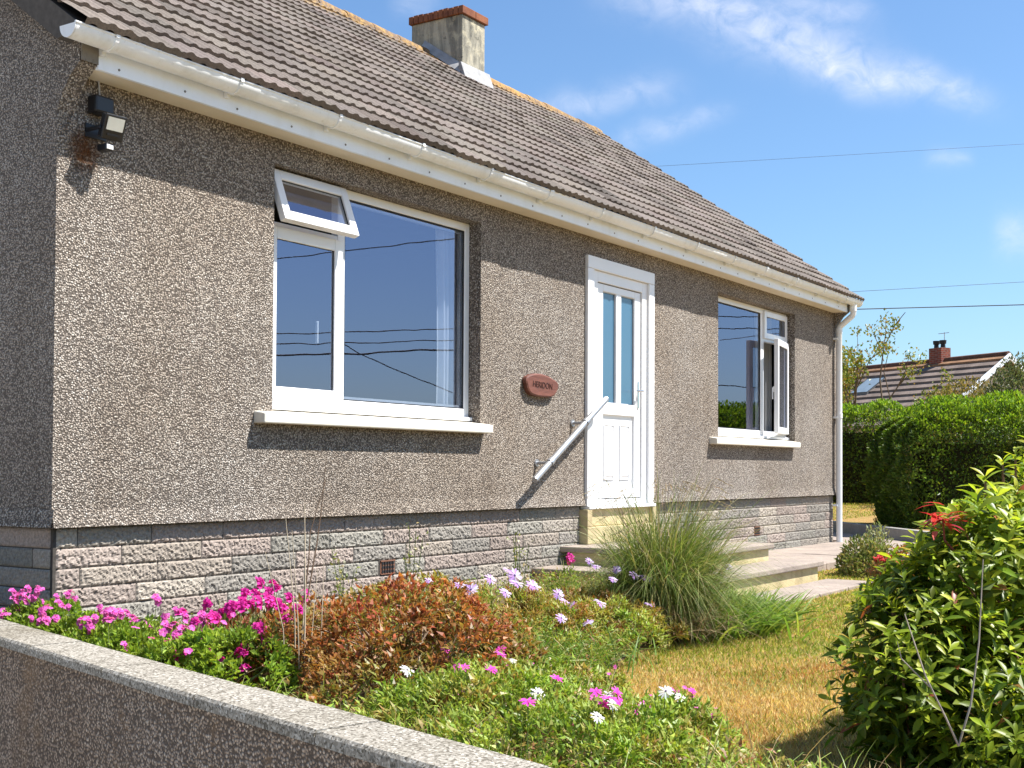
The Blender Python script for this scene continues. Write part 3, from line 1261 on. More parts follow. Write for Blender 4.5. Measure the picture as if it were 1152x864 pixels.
def paths():
    # path along the house foot
    b = MB()
    x = 6.62
    rng = random.Random(5)
    while x < 11.9:
        e = x + .59
        b.box(x + .004, e - .004, -1.14, -.48, -.10, -.004 + rng.uniform(-.003, .003))
        b.box(x + .004, e - .004, -.472, .045, -.10, -.004 + rng.uniform(-.003, .003))
        x = e
    for k in range(5):
        b.box(11.92 + k * .6, 12.51 + k * .6, -.9 + .2 * k, 1.0 + .4 * k, -.10, -.012)
    structure(b.build('path', M_PAVE, bevel=.006))
    b = MB()
    x = 3.3
    while x < 6.5:
        b.box(x + .004, x + .652, -1.97, -1.56, -.10, -.044)
        x += .66
    structure(b.build('step_foot_path', M_PAVE, bevel=.008))
    for i, (x, y, r) in enumerate(((9.1, -1.72, .1), (9.75, -1.62, .06))):
        o = MB().box(-.3, .3, -.3, .3, -.02, .04).build('paving_slab', M_SLABLIGHT, bevel=.008)
        o.location = (x, y, -.055)
        o.rotation_euler = (0, 0, r)
        structure(o)
    # low kerb wall at the back of the garden with the raised lawn behind
    k = thing('kerb_wall', 'low concrete kerb wall in the shade at the foot of the clipped hedge', 'kerb', (13.0, .0, -.07))
    L = np.array([13.0, 0, -.07])
    b = MB()
    pts = [(11.75, -1.05), (13.05, .05), (14.3, 1.12), (16.6, 3.05)]
    for p, q in zip(pts[:-1], pts[1:]):
        p = np.array(p)
        q = np.array(q)
        d = (q - p) / np.linalg.norm(q - p)
        n = np.array([d[1], -d[0]]) * .11
        p = p + d * .004
        V = [(*w, z) for z in (-.1, .135) for w in (p, q, q + n, p + n)]
        b.add(np.array(V) - L, [(0, 1, 2, 3), (7, 6, 5, 4), (0, 4, 5, 1), (1, 5, 6, 2), (2, 6, 7, 3), (3, 7, 4, 0)])
    b.build('kerb_blocks', M_KERB, k, bevel=.012)
    V = [(11.80, -1.12, .105), (13.12, -.02, .105), (14.37, 1.05, .105), (16.67, 2.98, .11), (24, 10, .16), (60, 20, .2), (60, -10, .2), (22, -8, .12), (13.2, -3.2, .10)]
    structure(make_mesh('raised_lawn', V, [tuple(range(len(V)))[::-1]], mats=[M_LAWN]))


paths()


# ================================================================== WALL FITTINGS
def floodlight():
    t = thing('floodlight', 'black security floodlight with sensor and junction box under the left eaves', 'lamp', (.25, 0, 2.5))
    L = Vector((.25, 0, 2.5))

    def fin(b, name, m, bevel=0):
        b.V = [tuple(Vector(v) - L) for v in b.V]
        return b.build(name, m, t, bevel=bevel)
    fin(MB().box(.17, .285, -.075, -.002, 2.645, 2.735), 'junction_box', M_BLACK, .012)
    fin(MB().tube([(.235, -.02, 2.735), (.235, -.012, 2.825)], .005, 6), 'cable', M_GREYTRIM)
    # lamp head tilted down
    hd = MB().box(-.054, .054, -.024, .018, -.058, .058).box(-.061, .061, -.034, -.022, -.064, .064)
    h = hd.build('lamp_head', M_BLACK, t, bevel=.006)
    h.location = (.222 - L.x, -.125, 2.572 - L.z)
    h.rotation_euler = (math.radians(22), 0, math.radians(-6))
    MB().box(-.046, .046, -.0375, -.0345, -.014, .050).build('lamp_glass', simple('lamp diffuser', (.62, .62, .55), .25, .6), h)
    MB().box(-.035, .035, -.0375, -.0345, -.042, -.030).build('maker_plate', M_SEAL, h)
    fin(MB().box(.160, .173, -.12, -.0, 2.55, 2.57).box(.272, .285, -.12, -.0, 2.55, 2.57).box(.160, .285, -.012, -.002, 2.525, 2.595), 'bracket', M_BLACK, .003)
    p = fin(MB().box(.195, .243, -.12, -.05, 2.452, 2.488), 'motion_sensor', M_BLACK, .008)
    fin(MB().box(.199, .239, -.125, -.121, 2.458, 2.482), 'sensor_lens', simple('white sensor lens', (.7, .7, .7), .4, .4), .002)
    # rust bleeding from the bracket onto the render
    tt = NT('rust stain')
    tr = tt.n('ShaderNodeBsdfTransparent')
    bs = tt.bsdf((.13, .055, .022), .95, .05)
    mx = tt.n('ShaderNodeMixShader')
    gr = tt.n('ShaderNodeTexGradient', gradient_type='SPHERICAL')
    mp = tt.n('ShaderNodeMapping')
    mp.inputs['Location'].default_value = (.09 / .11, 0, .05 / .13)
    mp.inputs['Scale'].default_value = (1 / .11, 1, 1 / .13)
    tt.l(tt.tc.outputs['Object'], mp.inputs['Vector'])
    tt.l(mp.outputs[0], gr.inputs[0])
    f = tt.math('MULTIPLY', tt.mr(gr.outputs['Fac'], 0, 1.0, 0, .8), tt.mr(tt.noise(30, 5, .7), .3, .6))
    tt.l(f, mx.inputs[0])
    tt.l(tr.outputs[0], mx.inputs[1])
    tt.l(bs, mx.inputs[2])
    o = MB().box(.02, .28, -.003, -.002, 2.30, 2.62)
    fin(o, 'rust_stain', tt.done(mx.outputs[0]))


floodlight()


def house_sign():
    t = thing('house_sign', 'reddish brown oval slice of wood with carved name fixed beside the door', 'sign', (4.44, -.02, 1.525))
    n = 40
    rng = random.Random(3)
    pts = []
    for k in range(n):
        a = 2 * math.pi * k / n
        r = 1 + .035 * math.sin(3 * a + 1) + .03 * math.sin(5 * a) + rng.uniform(-.012, .012)
        c, s = math.cos(a), math.sin(a)
        pts.append((.235 * r * math.copysign(abs(c) ** .8, c), .088 * r * math.copysign(abs(s) ** .85, s)))
    b = MB()
    inner = [(x * .94, z * .88) for x, z in pts]
    V = [(x, .015, z) for x, z in pts] + [(x, -.018, z) for x, z in pts] + [(x, -.024, z) for x, z in inner]
    F = [tuple(range(2 * n, 3 * n))[::-1]]
    for r in range(2):
        F += [(r * n + i, (r + 1) * n + i, (r + 1) * n + (i + 1) % n, r * n + (i + 1) % n) for i in range(n)]
    b.add(V, F)
    tm = NT('varnished wood slice')
    v = tm.mapping((4, 10, 30))
    c = tm.mix(tm.mr(tm.noise(1.2, 6, .6, v, .8), .3, .7), (.20, .075, .05), (.10, .038, .028))
    b.build('board', tm.done(tm.bsdf(c, .5, .35, tm.bump(tm.noise(3, 5, .6, v), .5, .003))), t)
    cu = bpy.data.curves.new('lettering', 'FONT')
    cu.body = 'HERIDON'
    cu.size = .066
    cu.extrude = .0025
    cu.align_x = 'CENTER'
    cu.align_y = 'CENTER'
    tmp = bpy.data.objects.new('lettering', cu)
    COL.objects.link(tmp)
    bpy.context.view_layer.update()
    me = bpy.data.meshes.new_from_object(tmp.evaluated_get(bpy.context.evaluated_depsgraph_get()))
    bpy.data.objects.remove(tmp)
    me.materials.clear()
    me.materials.append(simple('burnt lettering', (.055, .022, .017), .7, .2))
    o = bpy.data.objects.new('lettering', me)
    COL.objects.link(o)
    o.parent = t
    o.location = (0, -.0245, .002)
    o.rotation_euler = (math.radians(90), 0, 0)
    t.rotation_euler = (0, math.radians(2), 0)


house_sign()


def handrail():
    t = thing('handrail', 'sloping galvanised tube handrail on wall brackets left of the white door', 'handrail', (4.75, 0, 1.1))
    L = Vector((4.75, 0, 1.1))
    p0, p1 = Vector((4.20, -.125, .793)), Vector((5.315, -.125, 1.462))
    d = (p1 - p0)
    b = MB().tube([p0 - L, p1 - L], .0245, 16)
    smooth_by_angle(b.build('rail', M_STEEL, t), 50)
    for f in (.21, .70):
        c = p0 + d * f
        m = MB()
        dd = d.normalized()
        m.tube([c - dd * .022 - L, c + dd * .022 - L], .031, 14)
        q = c + Vector((0, 0, -.0))
        m.tube([q - L, Vector((q.x - .01, -.07, q.z - .01)) - L, Vector((q.x - .015, -.010, q.z - .01)) - L], .013, 10)
        m.tube([Vector((q.x - .015, -.012, q.z - .01)) - L, Vector((q.x - .015, -.0, q.z - .01)) - L], .029, 16)
        smooth_by_angle(m.build('bracket', M_STEEL, t), 50)


handrail()


# ================================================================== FOLIAGE TOOLS
def unit(a):
    return a / np.maximum(np.linalg.norm(a, axis=1, keepdims=True), 1e-9)


def leaf_arrays(P, D, N, L, W, col, segs=0, fold=.25, droop=.25, prof=None):
    """leaves at P growing along D with face normal N; segs 0 = folded diamond"""
    n = len(P)
    D = unit(D)
    S = unit(np.cross(D, N))
    N = np.cross(S, D)
    L = np.broadcast_to(L, (n,))[:, None]
    W = np.broadcast_to(W, (n,))[:, None]
    if segs == 0:
        mid = P + D * L * .45
        V = np.stack([P, mid + S * W * .5 + N * W * fold, P + D * L - N * L * droop, mid - S * W * .5 + N * W * fold], 1)
        F = np.arange(n)[:, None] * 4 + np.array([[0, 1, 2, 3]])
        k = 4
    else:
        t = np.linspace(0, 1, segs + 1)
        if prof is None:
            prof = np.sin(np.clip(t, 0, 1) ** .8 * math.pi) ** .8
            prof[0] = .08
            prof[-1] = .04
        rows = []
        for ti, w in zip(t, prof):
            c = P + D * L * ti - N * L * droop * ti ** 2
            rows += [c + S * W * w * .5 + N * W * fold * w, c, c - S * W * w * .5 + N * W * fold * w]
        V = np.stack(rows, 1)
        k = 3 * (segs + 1)
        fs = []
        for s in range(segs):
            a = 3 * s
            fs += [[a, a + 1, a + 4, a + 3], [a + 1, a + 2, a + 5, a + 4]]
        F = (np.arange(n)[:, None, None] * k + np.array(fs)[None]).reshape(-1, 4)
    C = np.repeat(np.asarray(col)[:, None, :], k, 1)
    return V.reshape(-1, 3), F, C.reshape(-1, 3)


def blades_arrays(P, D, L, W, bend, col, rng, segs=4):
    """grass blades: start at P heading D (up-ish), arching outward"""
    n = len(P)
    D = unit(D)
    up = np.array([0, 0, 1.0])
    H = D * np.array([1, 1, 0])
    H = unit(H + 1e-6)
    S = unit(np.cross(D, np.tile(up, (n, 1)) + rng.normal(0, .4, (n, 3))))
    t = np.linspace(0, 1, segs + 1)
    L = np.broadcast_to(L, (n,))[:, None]
    W = np.broadcast_to(W, (n,))[:, None]
    bend = np.broadcast_to(bend, (n,))[:, None]
    rows = []
    for ti in t:
        c = P + D * L * ti + H * L * bend * .45 * ti ** 2 - up * L * bend * .62 * ti ** 2.6
        w = W * (1 - ti) ** .6 * .5
        rows += [c + S * w, c - S * w]
    V = np.stack(rows, 1)
    k = 2 * (segs + 1)
    fs = [[2 * s, 2 * s + 1, 2 * s + 3, 2 * s + 2] for s in range(segs)]
    F = (np.arange(n)[:, None, None] * k + np.array(fs)[None]).reshape(-1, 4)
    C = np.repeat(np.asarray(col)[:, None, :], k, 1).reshape(-1, 3)
    return V.reshape(-1, 3), F, C


def palette(rng, n, cols, jitter=.18, w=None):
    c = np.array(cols)
    i = rng.choice(len(c), n, p=w)
    return np.clip(c[i] * rng.uniform(1 - jitter, 1 + jitter, (n, 1)) * (1 + rng.normal(0, .06, (n, 3))), .002, .95)


def clump_points(rng, n, rx, ry, rz, lumps=9, base=0.0, shell=.55):
    """points in a lumpy half-ellipsoid; returns points, outward direction"""
    th = rng.uniform(0, 2 * math.pi, n)
    u = rng.uniform(-.05, 1, n)
    dirs = np.stack([np.cos(th) * np.sqrt(np.maximum(0, 1 - u * u)), np.sin(th) * np.sqrt(np.maximum(0, 1 - u * u)), u], 1)
    ld = unit(rng.normal(0, 1, (lumps, 3)) * np.array([1, 1, .7]) + np.array([0, 0, .3]))
    la = rng.uniform(-.25, .30, lumps)
    f = 1 + (np.exp(-((1 - dirs @ ld.T) / .16)) * la).sum(1)
    r = f * (shell + (1 - shell) * rng.uniform(0, 1, n) ** .6)
    P = dirs * r[:, None] * np.array([rx, ry, rz])
    P[:, 2] = np.maximum(P[:, 2] + base, .01)
    return P, dirs


def stems_mesh(name, rng, root, n, h, spread, r, mat, parent):
    b = MB()
    for k in range(n):
        a = rng.uniform(0, 2 * math.pi)
        q = rng.uniform(.2, 1) * spread
        p0 = np.array([math.cos(a) * q * .15, math.sin(a) * q * .15, -.01])
        p2 = np.array([math.cos(a) * q, math.sin(a) * q, h * rng.uniform(.7, 1)])
        p1 = (p0 + p2) / 2 + rng.normal(0, .03, 3)
        b.tube([p0, p1, p2], [r, r * .8, r * .4], 5, cap=False)
    return b.build(name, mat, parent)


def join_arrays(parts):
    V, F, C = [], [], []
    o = 0
    for v, f, c in parts:
        V.append(v)
        F.append(f + o)
        C.append(c)
        o += len(v)
    return np.concatenate(V), np.concatenate(F), np.concatenate(C)


# flower head meshes (shared data)
def flower_mesh(name, npet, R, w, cup, col, ccol, rings=1, cr=.16):
    rng = np.random.default_rng(len(name) * 7 + npet)
    parts = []
    for ring in range(rings):
        a = np.linspace(0, 2 * math.pi, npet, endpoint=False) + ring * math.pi / npet + rng.normal(0, .06, npet)
        D = np.stack([np.cos(a), np.sin(a), np.full(npet, cup) + rng.normal(0, .12, npet)], 1)
        P = D * R * .10
        N = np.tile([0, 0, 1.0], (npet, 1)) + rng.normal(0, .12, (npet, 3))
        prof = np.array([.35, .85, 1.0, .45])
        parts.append(leaf_arrays(P, D, N, R * rng.uniform(.85, 1.05, npet), R * w, palette(rng, npet, col, .12), 3, .10, .12, prof))
    V, F, C = join_arrays(parts)
    k = 8
    cv = [(0, 0, R * .10)] + [(R * cr * math.cos(2 * math.pi * i / k), R * cr * math.sin(2 * math.pi * i / k), R * .05) for i in range(k)]
    off = len(V)
    polys = [tuple(f) for f in F] + [(off, off + 1 + i, off + 1 + (i + 1) % k) for i in range(k)]
    V = np.concatenate([V, cv])
    C = np.concatenate([C, np.tile(ccol, (k + 1, 1))])
    o = make_mesh(name, V, polys, mats=[M_PETAL], col=C)
    me = o.data
    bpy.data.objects.remove(o)
    return me


ME_PINK = flower_mesh('pink_flower', 5, .019, .95, .15, [(.68, .10, .44), (.76, .18, .52)], (.75, .45, .55))
ME_MAG = flower_mesh('magenta_flower', 5, .019, .95, .25, [(.62, .025, .30), (.72, .05, .40)], (.5, .03, .2))
ME_HOT = flower_mesh('hot_pink_daisy', 14, .026, .34, .1, [(.72, .06, .48), (.80, .12, .56)], (.45, .05, .3))
ME_LILAC = flower_mesh('lilac_daisy', 15, .036, .30, .05, [(.58, .42, .74), (.74, .62, .84), (.46, .28, .66)], (.09, .06, .20))
ME_WHITE = flower_mesh('white_daisy', 15, .038, .30, -.05, [(.80, .79, .76), (.72, .70, .72)], (.12, .09, .16))
ME_RED = flower_mesh('red_flower', 6, .02, .8, .3, [(.50, .03, .035), (.60, .06, .05)], (.25, .02, .02))


def cluster_mesh(name, src, k, rad, seed):
    """a head of several florets as one flower part"""
    rng = np.random.default_rng(seed)
    n = len(src.vertices)
    co = np.zeros(n * 3, dtype=np.float32)
    src.vertices.foreach_get('co', co)
    co = co.reshape(-1, 3)
    cl = np.zeros(n * 4, dtype=np.float32)
    src.color_attributes['tint'].data.foreach_get('color', cl)
    cl = cl.reshape(-1, 4)[:, :3]
    polys = [tuple(p.vertices) for p in src.polygons]
    V, C, F = [], [], []
    for i in range(k):
        a = i * 2.4
        r = rad * math.sqrt((i + .3) / k)
        c = np.array([r * math.cos(a), r * math.sin(a), rad * .8 * (1 - (r / rad) ** 2)]) + rng.normal(0, rad * .12, 3)
        d = Vector((c[0] * .9, c[1] * .9, rad * .9)) + Vector(rng.normal(0, rad * .25, 3))
        q = np.array(d.to_track_quat('Z', 'Y').to_matrix())
        V.append((co * rng.uniform(.75, 1.05)) @ q.T + c)
        C.append(cl * rng.uniform(.8, 1.12))
        F += [tuple(j + i * n for j in f) for f in polys]
    o = make_mesh(name, np.concatenate(V), F, mats=[M_PETAL], col=np.clip(np.concatenate(C), 0, .95))
    me = o.data
    bpy.data.objects.remove(o)
    return me


ME_PINKS = cluster_mesh('pink_flower_head', ME_PINK, 4, .020, 5)
ME_MAGS = cluster_mesh('magenta_flower_head', ME_MAG, 8, .026, 6)


def put_flowers(parent, mesh, pts, rng, stem_from=None, tilt=.5, scale=(.8, 1.2), name='flower', face=(-.35, -.6, 1.0), stem_mat=None):
    b = MB()
    few = len(pts) <= 26
    for p in pts:
        o = bpy.data.objects.new(name, mesh)
        COL.objects.link(o)
        o.parent = parent
        o.location = p
        d = Vector(np.array(face) + rng.normal(0, tilt, 3))
        if d.z < .1:
            d.z = .1
        q = d.to_track_quat('Z', 'Y')
        o.rotation_mode = 'QUATERNION'
        o.rotation_quaternion = q
        s = rng.uniform(*scale)
        o.scale = (s, s, s)
        g = np.array([p[0] * .88 + rng.normal(0, .015), p[1] * .88 + rng.normal(0, .015), max(0, p[2] - rng.uniform(.12, .22))])
        b.tube([g, (np.array(p) + g) / 2 + rng.normal(0, .004, 3), np.array(p) - np.array([0, 0, .002])], .0016, 4, cap=False)
        if few:
            b.build('flower_stem', stem_mat or M_STEMGREEN, parent)
            b = MB()
    if len(pts) and not few:
        b.build('flower_stems', stem_mat or M_STEMGREEN, parent)


def sub_clumps(rng, n, r, lumps, shell, sub, rad):
    # shoots: small domes of leaves over the lumpy outline, with shaded gaps between
    Pc, Dc = clump_points(rng, sub, *r, lumps=lumps, shell=max(shell, .72))
    i = rng.integers(0, sub, n)
    loc = unit(rng.normal(0, 1, (n, 3)) + Dc[i] * .9 + np.array([0, 0, .45]))
    size = rad * rng.uniform(.6, 1.35, sub)[i]
    P = Pc[i] + loc * (size * rng.uniform(.25, 1, n) ** .5)[:, None]
    P[:, 2] = np.maximum(P[:, 2], .008)
    return P, unit(loc + Dc[i] * .5), i


def shrub(name, label, cat, loc, r, n, size, cols, seed, up=.6, lumps=9, mat=None, stems=14, stem_mat=None, shell=.45, jitter=.22, w=None,
          aspect=.45, group=None, segs=0, droop=.25, tip=None, sub=0, rad=.06):
    rng = np.random.default_rng(seed)
    t = thing(name, label, cat, loc, group)
    if sub:
        P, Dr, ci = sub_clumps(rng, n, r, lumps, shell, sub, rad)
    else:
        P, Dr = clump_points(rng, n, *r, lumps=lumps, shell=shell)
    D = unit(Dr + np.array([0, 0, up]) + rng.normal(0, .55, (n, 3)))
    N = unit(rng.normal(0, .55, (n, 3)) + np.array([0, 0, 1.0]) + Dr * .5)
    c = palette(rng, n, cols, jitter, w)
    if sub:                                              # each shoot leans to its own tone
        base = palette(rng, sub, cols, jitter, w)[ci]
        c = c * .45 + base * .55
    if tip is not None:                                  # fresh growth at the shoot ends
        h = P[:, 2] / max(1e-6, P[:, 2].max())
        m = rng.uniform(0, 1, n) < np.clip((h - .45) * 1.3, 0, .75)
        c[m] = palette(rng, int(m.sum()), tip, jitter)
    L = size * rng.uniform(.6, 1.3, n)
    V, F, C = leaf_arrays(P, D, N, L, L * aspect, c, segs, .22, droop)
    make_mesh('foliage', V, F, mats=[mat or M_LEAF], col=C, parent=t, smooth=segs > 0)
    if stems:
        stems_mesh('stems', rng, None, stems, r[2] * .85, (r[0] + r[1]) * .38, .0045, stem_mat or M_TWIG, t)
    return t, rng, P


# ================================================================== GARDEN PLANTS
G1 = [(.19, .29, .028), (.26, .37, .04), (.125, .20, .024), (.34, .42, .065)]
# -- trailing pink flowers along the inside of the wall
def pink_row():
    spots = [(-.30, -.32, .10, 'by the house corner'), (-.40, -.80, .11, ''), (-.44, -1.25, .11, ''), (-.50, -1.68, .10, '')]
    labs = ['leafy green plant with pale pink flowers in the shade of the house corner',
            'leafy green plant with pink flowers behind the wall coping, second from the house corner',
            'leafy green plant with pink flowers against the coping, third from the house corner',
            'bright green leafy plant with few pink flowers beside the dead stalks and coping']
    for i, ((x, y, h, _), lab) in enumerate(zip(spots, labs)):
        t, rng, P = shrub('pink_flower_plant', lab, 'flowering plant', (x, y, .03), (.27, .31, .17), 3600, .028, G1, 40 + i, mat=M_LEAF, sub=75, rad=.055,
                          group='pink flowering plants along the wall', aspect=.55, stems=10, stem_mat=M_STEMGREEN, w=[.4, .3, .15, .15])
        top = P[P[:, 2] > .10]
        k = [30, 30, 26, 10][i]
        q = top[rng.choice(len(top), k, replace=False)]
        q = q * np.array([1, 1, 1]) + np.array([0, .03, .045]) + np.abs(rng.normal(0, .035, (k, 3))) * np.array([.2, .2, 1])
        put_flowers(t, ME_PINKS if i < 3 else ME_PINK, q, rng, scale=(.48, .85))


pink_row()


def magenta():
    t, rng, P = shrub('magenta_flower_plant', 'plant covered in deep magenta flower clusters left of the red brown shrub', 'flowering plant', (-.22, -1.50, .03),
                      (.34, .30, .27), 1500, .030, [(.14, .19, .04), (.25, .16, .05), (.32, .10, .05)], 61, aspect=.5, stems=12, stem_mat=M_STEMGREEN)
    cl = []
    for (dx, dy, z) in ((-.22, .05, .25), (-.14, -.06, .29), (-.28, -.12, .20), (.02, .02, .32), (.10, .04, .36), (-.05, .1, .30), (.20, .08, .35), (-.18, -.2, .19), (-.10, -.2, .24), (.26, .02, .30), (.30, .12, .36), (.14, -.08, .28)):
        for k in range(8):
            cl.append(np.array([dx, dy, z]) + rng.normal(0, .032, 3))
    put_flowers(t, ME_MAGS, [p * np.array([1, 1, .82]) for p in cl[::2]] + [np.array([x, y, z]) for x, y, z in ((.10, -.22, .27), (.2, -.16, .30), (-.02, -.28, .25), (.3, -.08, .32), (.16, -.05, .34), (.05, -.12, .31))], rng, scale=(.6, .95))


magenta()


def red_shrub():
    cols = [(.33, .12, .035), (.24, .09, .03), (.36, .17, .045), (.15, .15, .03), (.21, .21, .045), (.44, .06, .045)]
    t, rng, P = shrub('red_brown_shrub', 'dense low shrub with rusty orange and brown leaves behind the coping', 'shrub', (.22, -2.02, .0), (.57, .50, .29), 12500, .036, cols, 71, sub=150, rad=.085,
                      lumps=22, aspect=.36, stems=26, w=[.28, .2, .16, .16, .13, .07], up=.35, shell=.55,
                      tip=[(.42, .14, .04), (.45, .19, .055), (.36, .09, .035), (.30, .22, .05)])
    t2, rng, P = shrub('red_brown_shrub', 'smaller rusty leaved shrub spilling towards the coping in front of the large rusty one', 'shrub', (-.30, -2.40, .0), (.30, .30, .17), 3000, .034,
                       cols[:5], 72, sub=50, rad=.07, lumps=10, aspect=.36, stems=14, up=.4)
    t3, rng, P = shrub('rusty_shrub', 'open rusty brown and green shrub under the lilac daisies before the steps', 'shrub', (1.95, -1.84, -.02), (.44, .34, .17), 5200, .034,
                       [(.34, .13, .04), (.22, .11, .03), (.15, .17, .03), (.22, .22, .04), (.38, .2, .06)], 73, lumps=12, aspect=.34, stems=20, up=.5, sub=80, rad=.07)


red_shrub()


def spurges():
    cols = [(.34, .32, .04), (.24, .26, .04), (.42, .30, .05), (.40, .14, .04), (.15, .20, .03)]
    shrub('yellow_spurge', 'bushy plant with yellow and red tinged leaves under the wall air brick', 'shrub', (1.15, -1.35, .0), (.44, .36, .24), 5200, .034, cols, 81, aspect=.34, up=.7, lumps=12, sub=80, rad=.07)
    shrub('yellow_spurge', 'yellow green bushy plant between the rusty shrub and the tall grass clump', 'shrub', (2.42, -1.66, -.02), (.34, .28, .15), 4200, .034,
          [(.30, .30, .05), (.20, .25, .04), (.40, .33, .06), (.14, .19, .03)], 82, aspect=.34, up=.7, lumps=12, sub=70, rad=.07)
    shrub('red_tinged_plant', 'low red and orange tinged plant beside the wall behind the white daisies', 'shrub', (1.75, -1.05, .0), (.34, .28, .20), 2800, .032,
          [(.40, .10, .05), (.36, .20, .05), (.20, .22, .04)], 83, aspect=.36, up=.6, sub=50, rad=.065)


spurges()


def daisy_plants():
    gr = [(.16, .25, .022), (.24, .345, .04), (.33, .40, .055), (.11, .17, .02)]
    # main lilac daisies in the middle of the bed
    t, rng, P = shrub('lilac_daisy_plant', 'green plant carrying open white and lilac daisies in the middle of the bed', 'flowering plant', (1.05, -1.95, .0),
                      (.50, .42, .20), 6000, .040, gr[:3] + [(.36, .22, .05), (.34, .13, .04), (.38, .30, .06), (.30, .11, .04)], 91, sub=90, rad=.06, aspect=.18, up=1.2, stems=0, droop=.5, lumps=10)
    pts = [(-.20, .12, .34), (-.05, .05, .36), (.08, .0, .37), (.02, -.05, .34), (-.28, .0, .33), (.18, .10, .38), (-.12, -.08, .31), (.10, -.10, .32),
           (.32, .05, .30), (.40, -.05, .26), (.25, -.22, .22), (-.02, -.32, .20), (.12, -.38, .17), (-.30, .22, .36)]
    put_flowers(t, ME_LILAC, pts[:9], rng, tilt=.3, scale=(.75, 1.05))
    put_flowers(t, ME_LILAC, pts[9:], rng, tilt=.3, scale=(.6, .85))
    # lilac daisies in front of the tall grass
    t, rng, P = shrub('lilac_daisy_plant', 'sprawling plant with drooping lilac daisies leaning left of the tall grass clump', 'flowering plant', (1.72, -2.04, -.01),
                      (.42, .36, .14), 4600, .036, gr[:3] + [(.34, .26, .05), (.34, .15, .045), (.30, .28, .06)], 92, sub=80, rad=.06, aspect=.24, up=1.0, stems=0, droop=.5, lumps=10)
    pts = [(.25, .12, .37), (.35, .05, .35), (.42, -.02, .32), (.50, -.05, .30), (.22, .0, .31), (.56, .02, .25), (-.1, -.1, .22), (.15, -.25, .20), (-.35, -.05, .24), (.32, .2, .39), (.6, -.1, .28)]
    put_flowers(t, ME_LILAC, pts, rng, tilt=.3, scale=(.65, .95))
    # long grassy leaves in front
    t = thing('grassy_clump', 'patch of long bright green grassy leaves in front of the central daisies', 'plant', (.85, -2.25, -.01))
    rng = np.random.default_rng(93)
    n = 1500
    P = np.stack([rng.normal(0, .26, n), rng.normal(0, .16, n), np.zeros(n)], 1)
    D = np.stack([rng.normal(0, .4, n), rng.normal(0, .4, n), np.ones(n)], 1)
    V, F, C = blades_arrays(P, D, rng.uniform(.12, .30, n), .0075, rng.uniform(.3, 1, n), palette(rng, n, [(.10, .19, .025), (.16, .26, .04), (.26, .30, .07)], .2), rng)
    make_mesh('foliage', V, F, mats=[M_LEAF], col=C, parent=t)
    # foreground daisies near the coping
    labs = [('green leafy daisy plant with hot pink and white flowers beside the coping in the foreground', (-.48, -2.85), 4200, (.36, .34, .15)),
            ('mat of green leaves with hot pink daisies nearest the lawn in the foreground', (-.10, -2.72), 4200, (.46, .40, .11)),
            ('low foreground plant with fading white daisies and pink blooms by the end of the coping', (-.75, -3.45), 3400, (.36, .30, .15)),
            ('low mixed daisies with hot pink blooms at the bottom edge of the lawn', (-.32, -3.42), 2600, (.34, .24, .09))]
    for i, (lab, (x, y), n, r) in enumerate(labs):
        t, rng, P = shrub('foreground_daisy_plant', lab, 'flowering plant', (x, y, .0), r, int(n * 1.7), .031, gr + [(.34, .36, .07), (.40, .24, .08)], 95 + i, aspect=.30, sub=110, rad=.065,
                          up=.9, stems=0, lumps=12, droop=.35, w=[.22, .26, .2, .1, .12, .1])
        top = P[P[:, 2] > np.quantile(P[:, 2], .8)]
        q = top[rng.choice(len(top), 14, replace=False)] + np.array([0, 0, .05])
        put_flowers(t, ME_HOT, q[:4 + (i == 3) * 2], rng, tilt=.3, scale=(.6, .95))
        if i in (1, 3):
            f = P[P[:, 2] > np.quantile(P[:, 2], .6)]
            put_flowers(t, ME_PINK, f[rng.choice(len(f), 22, replace=False)] + np.array([0, 0, .03]), rng, tilt=.6, scale=(.35, .6), name='faded_flower')
        put_flowers(t, ME_WHITE, q[5:[6, 6, 9, 9][i]], rng, tilt=.3, scale=(.4, .7))


daisy_plants()


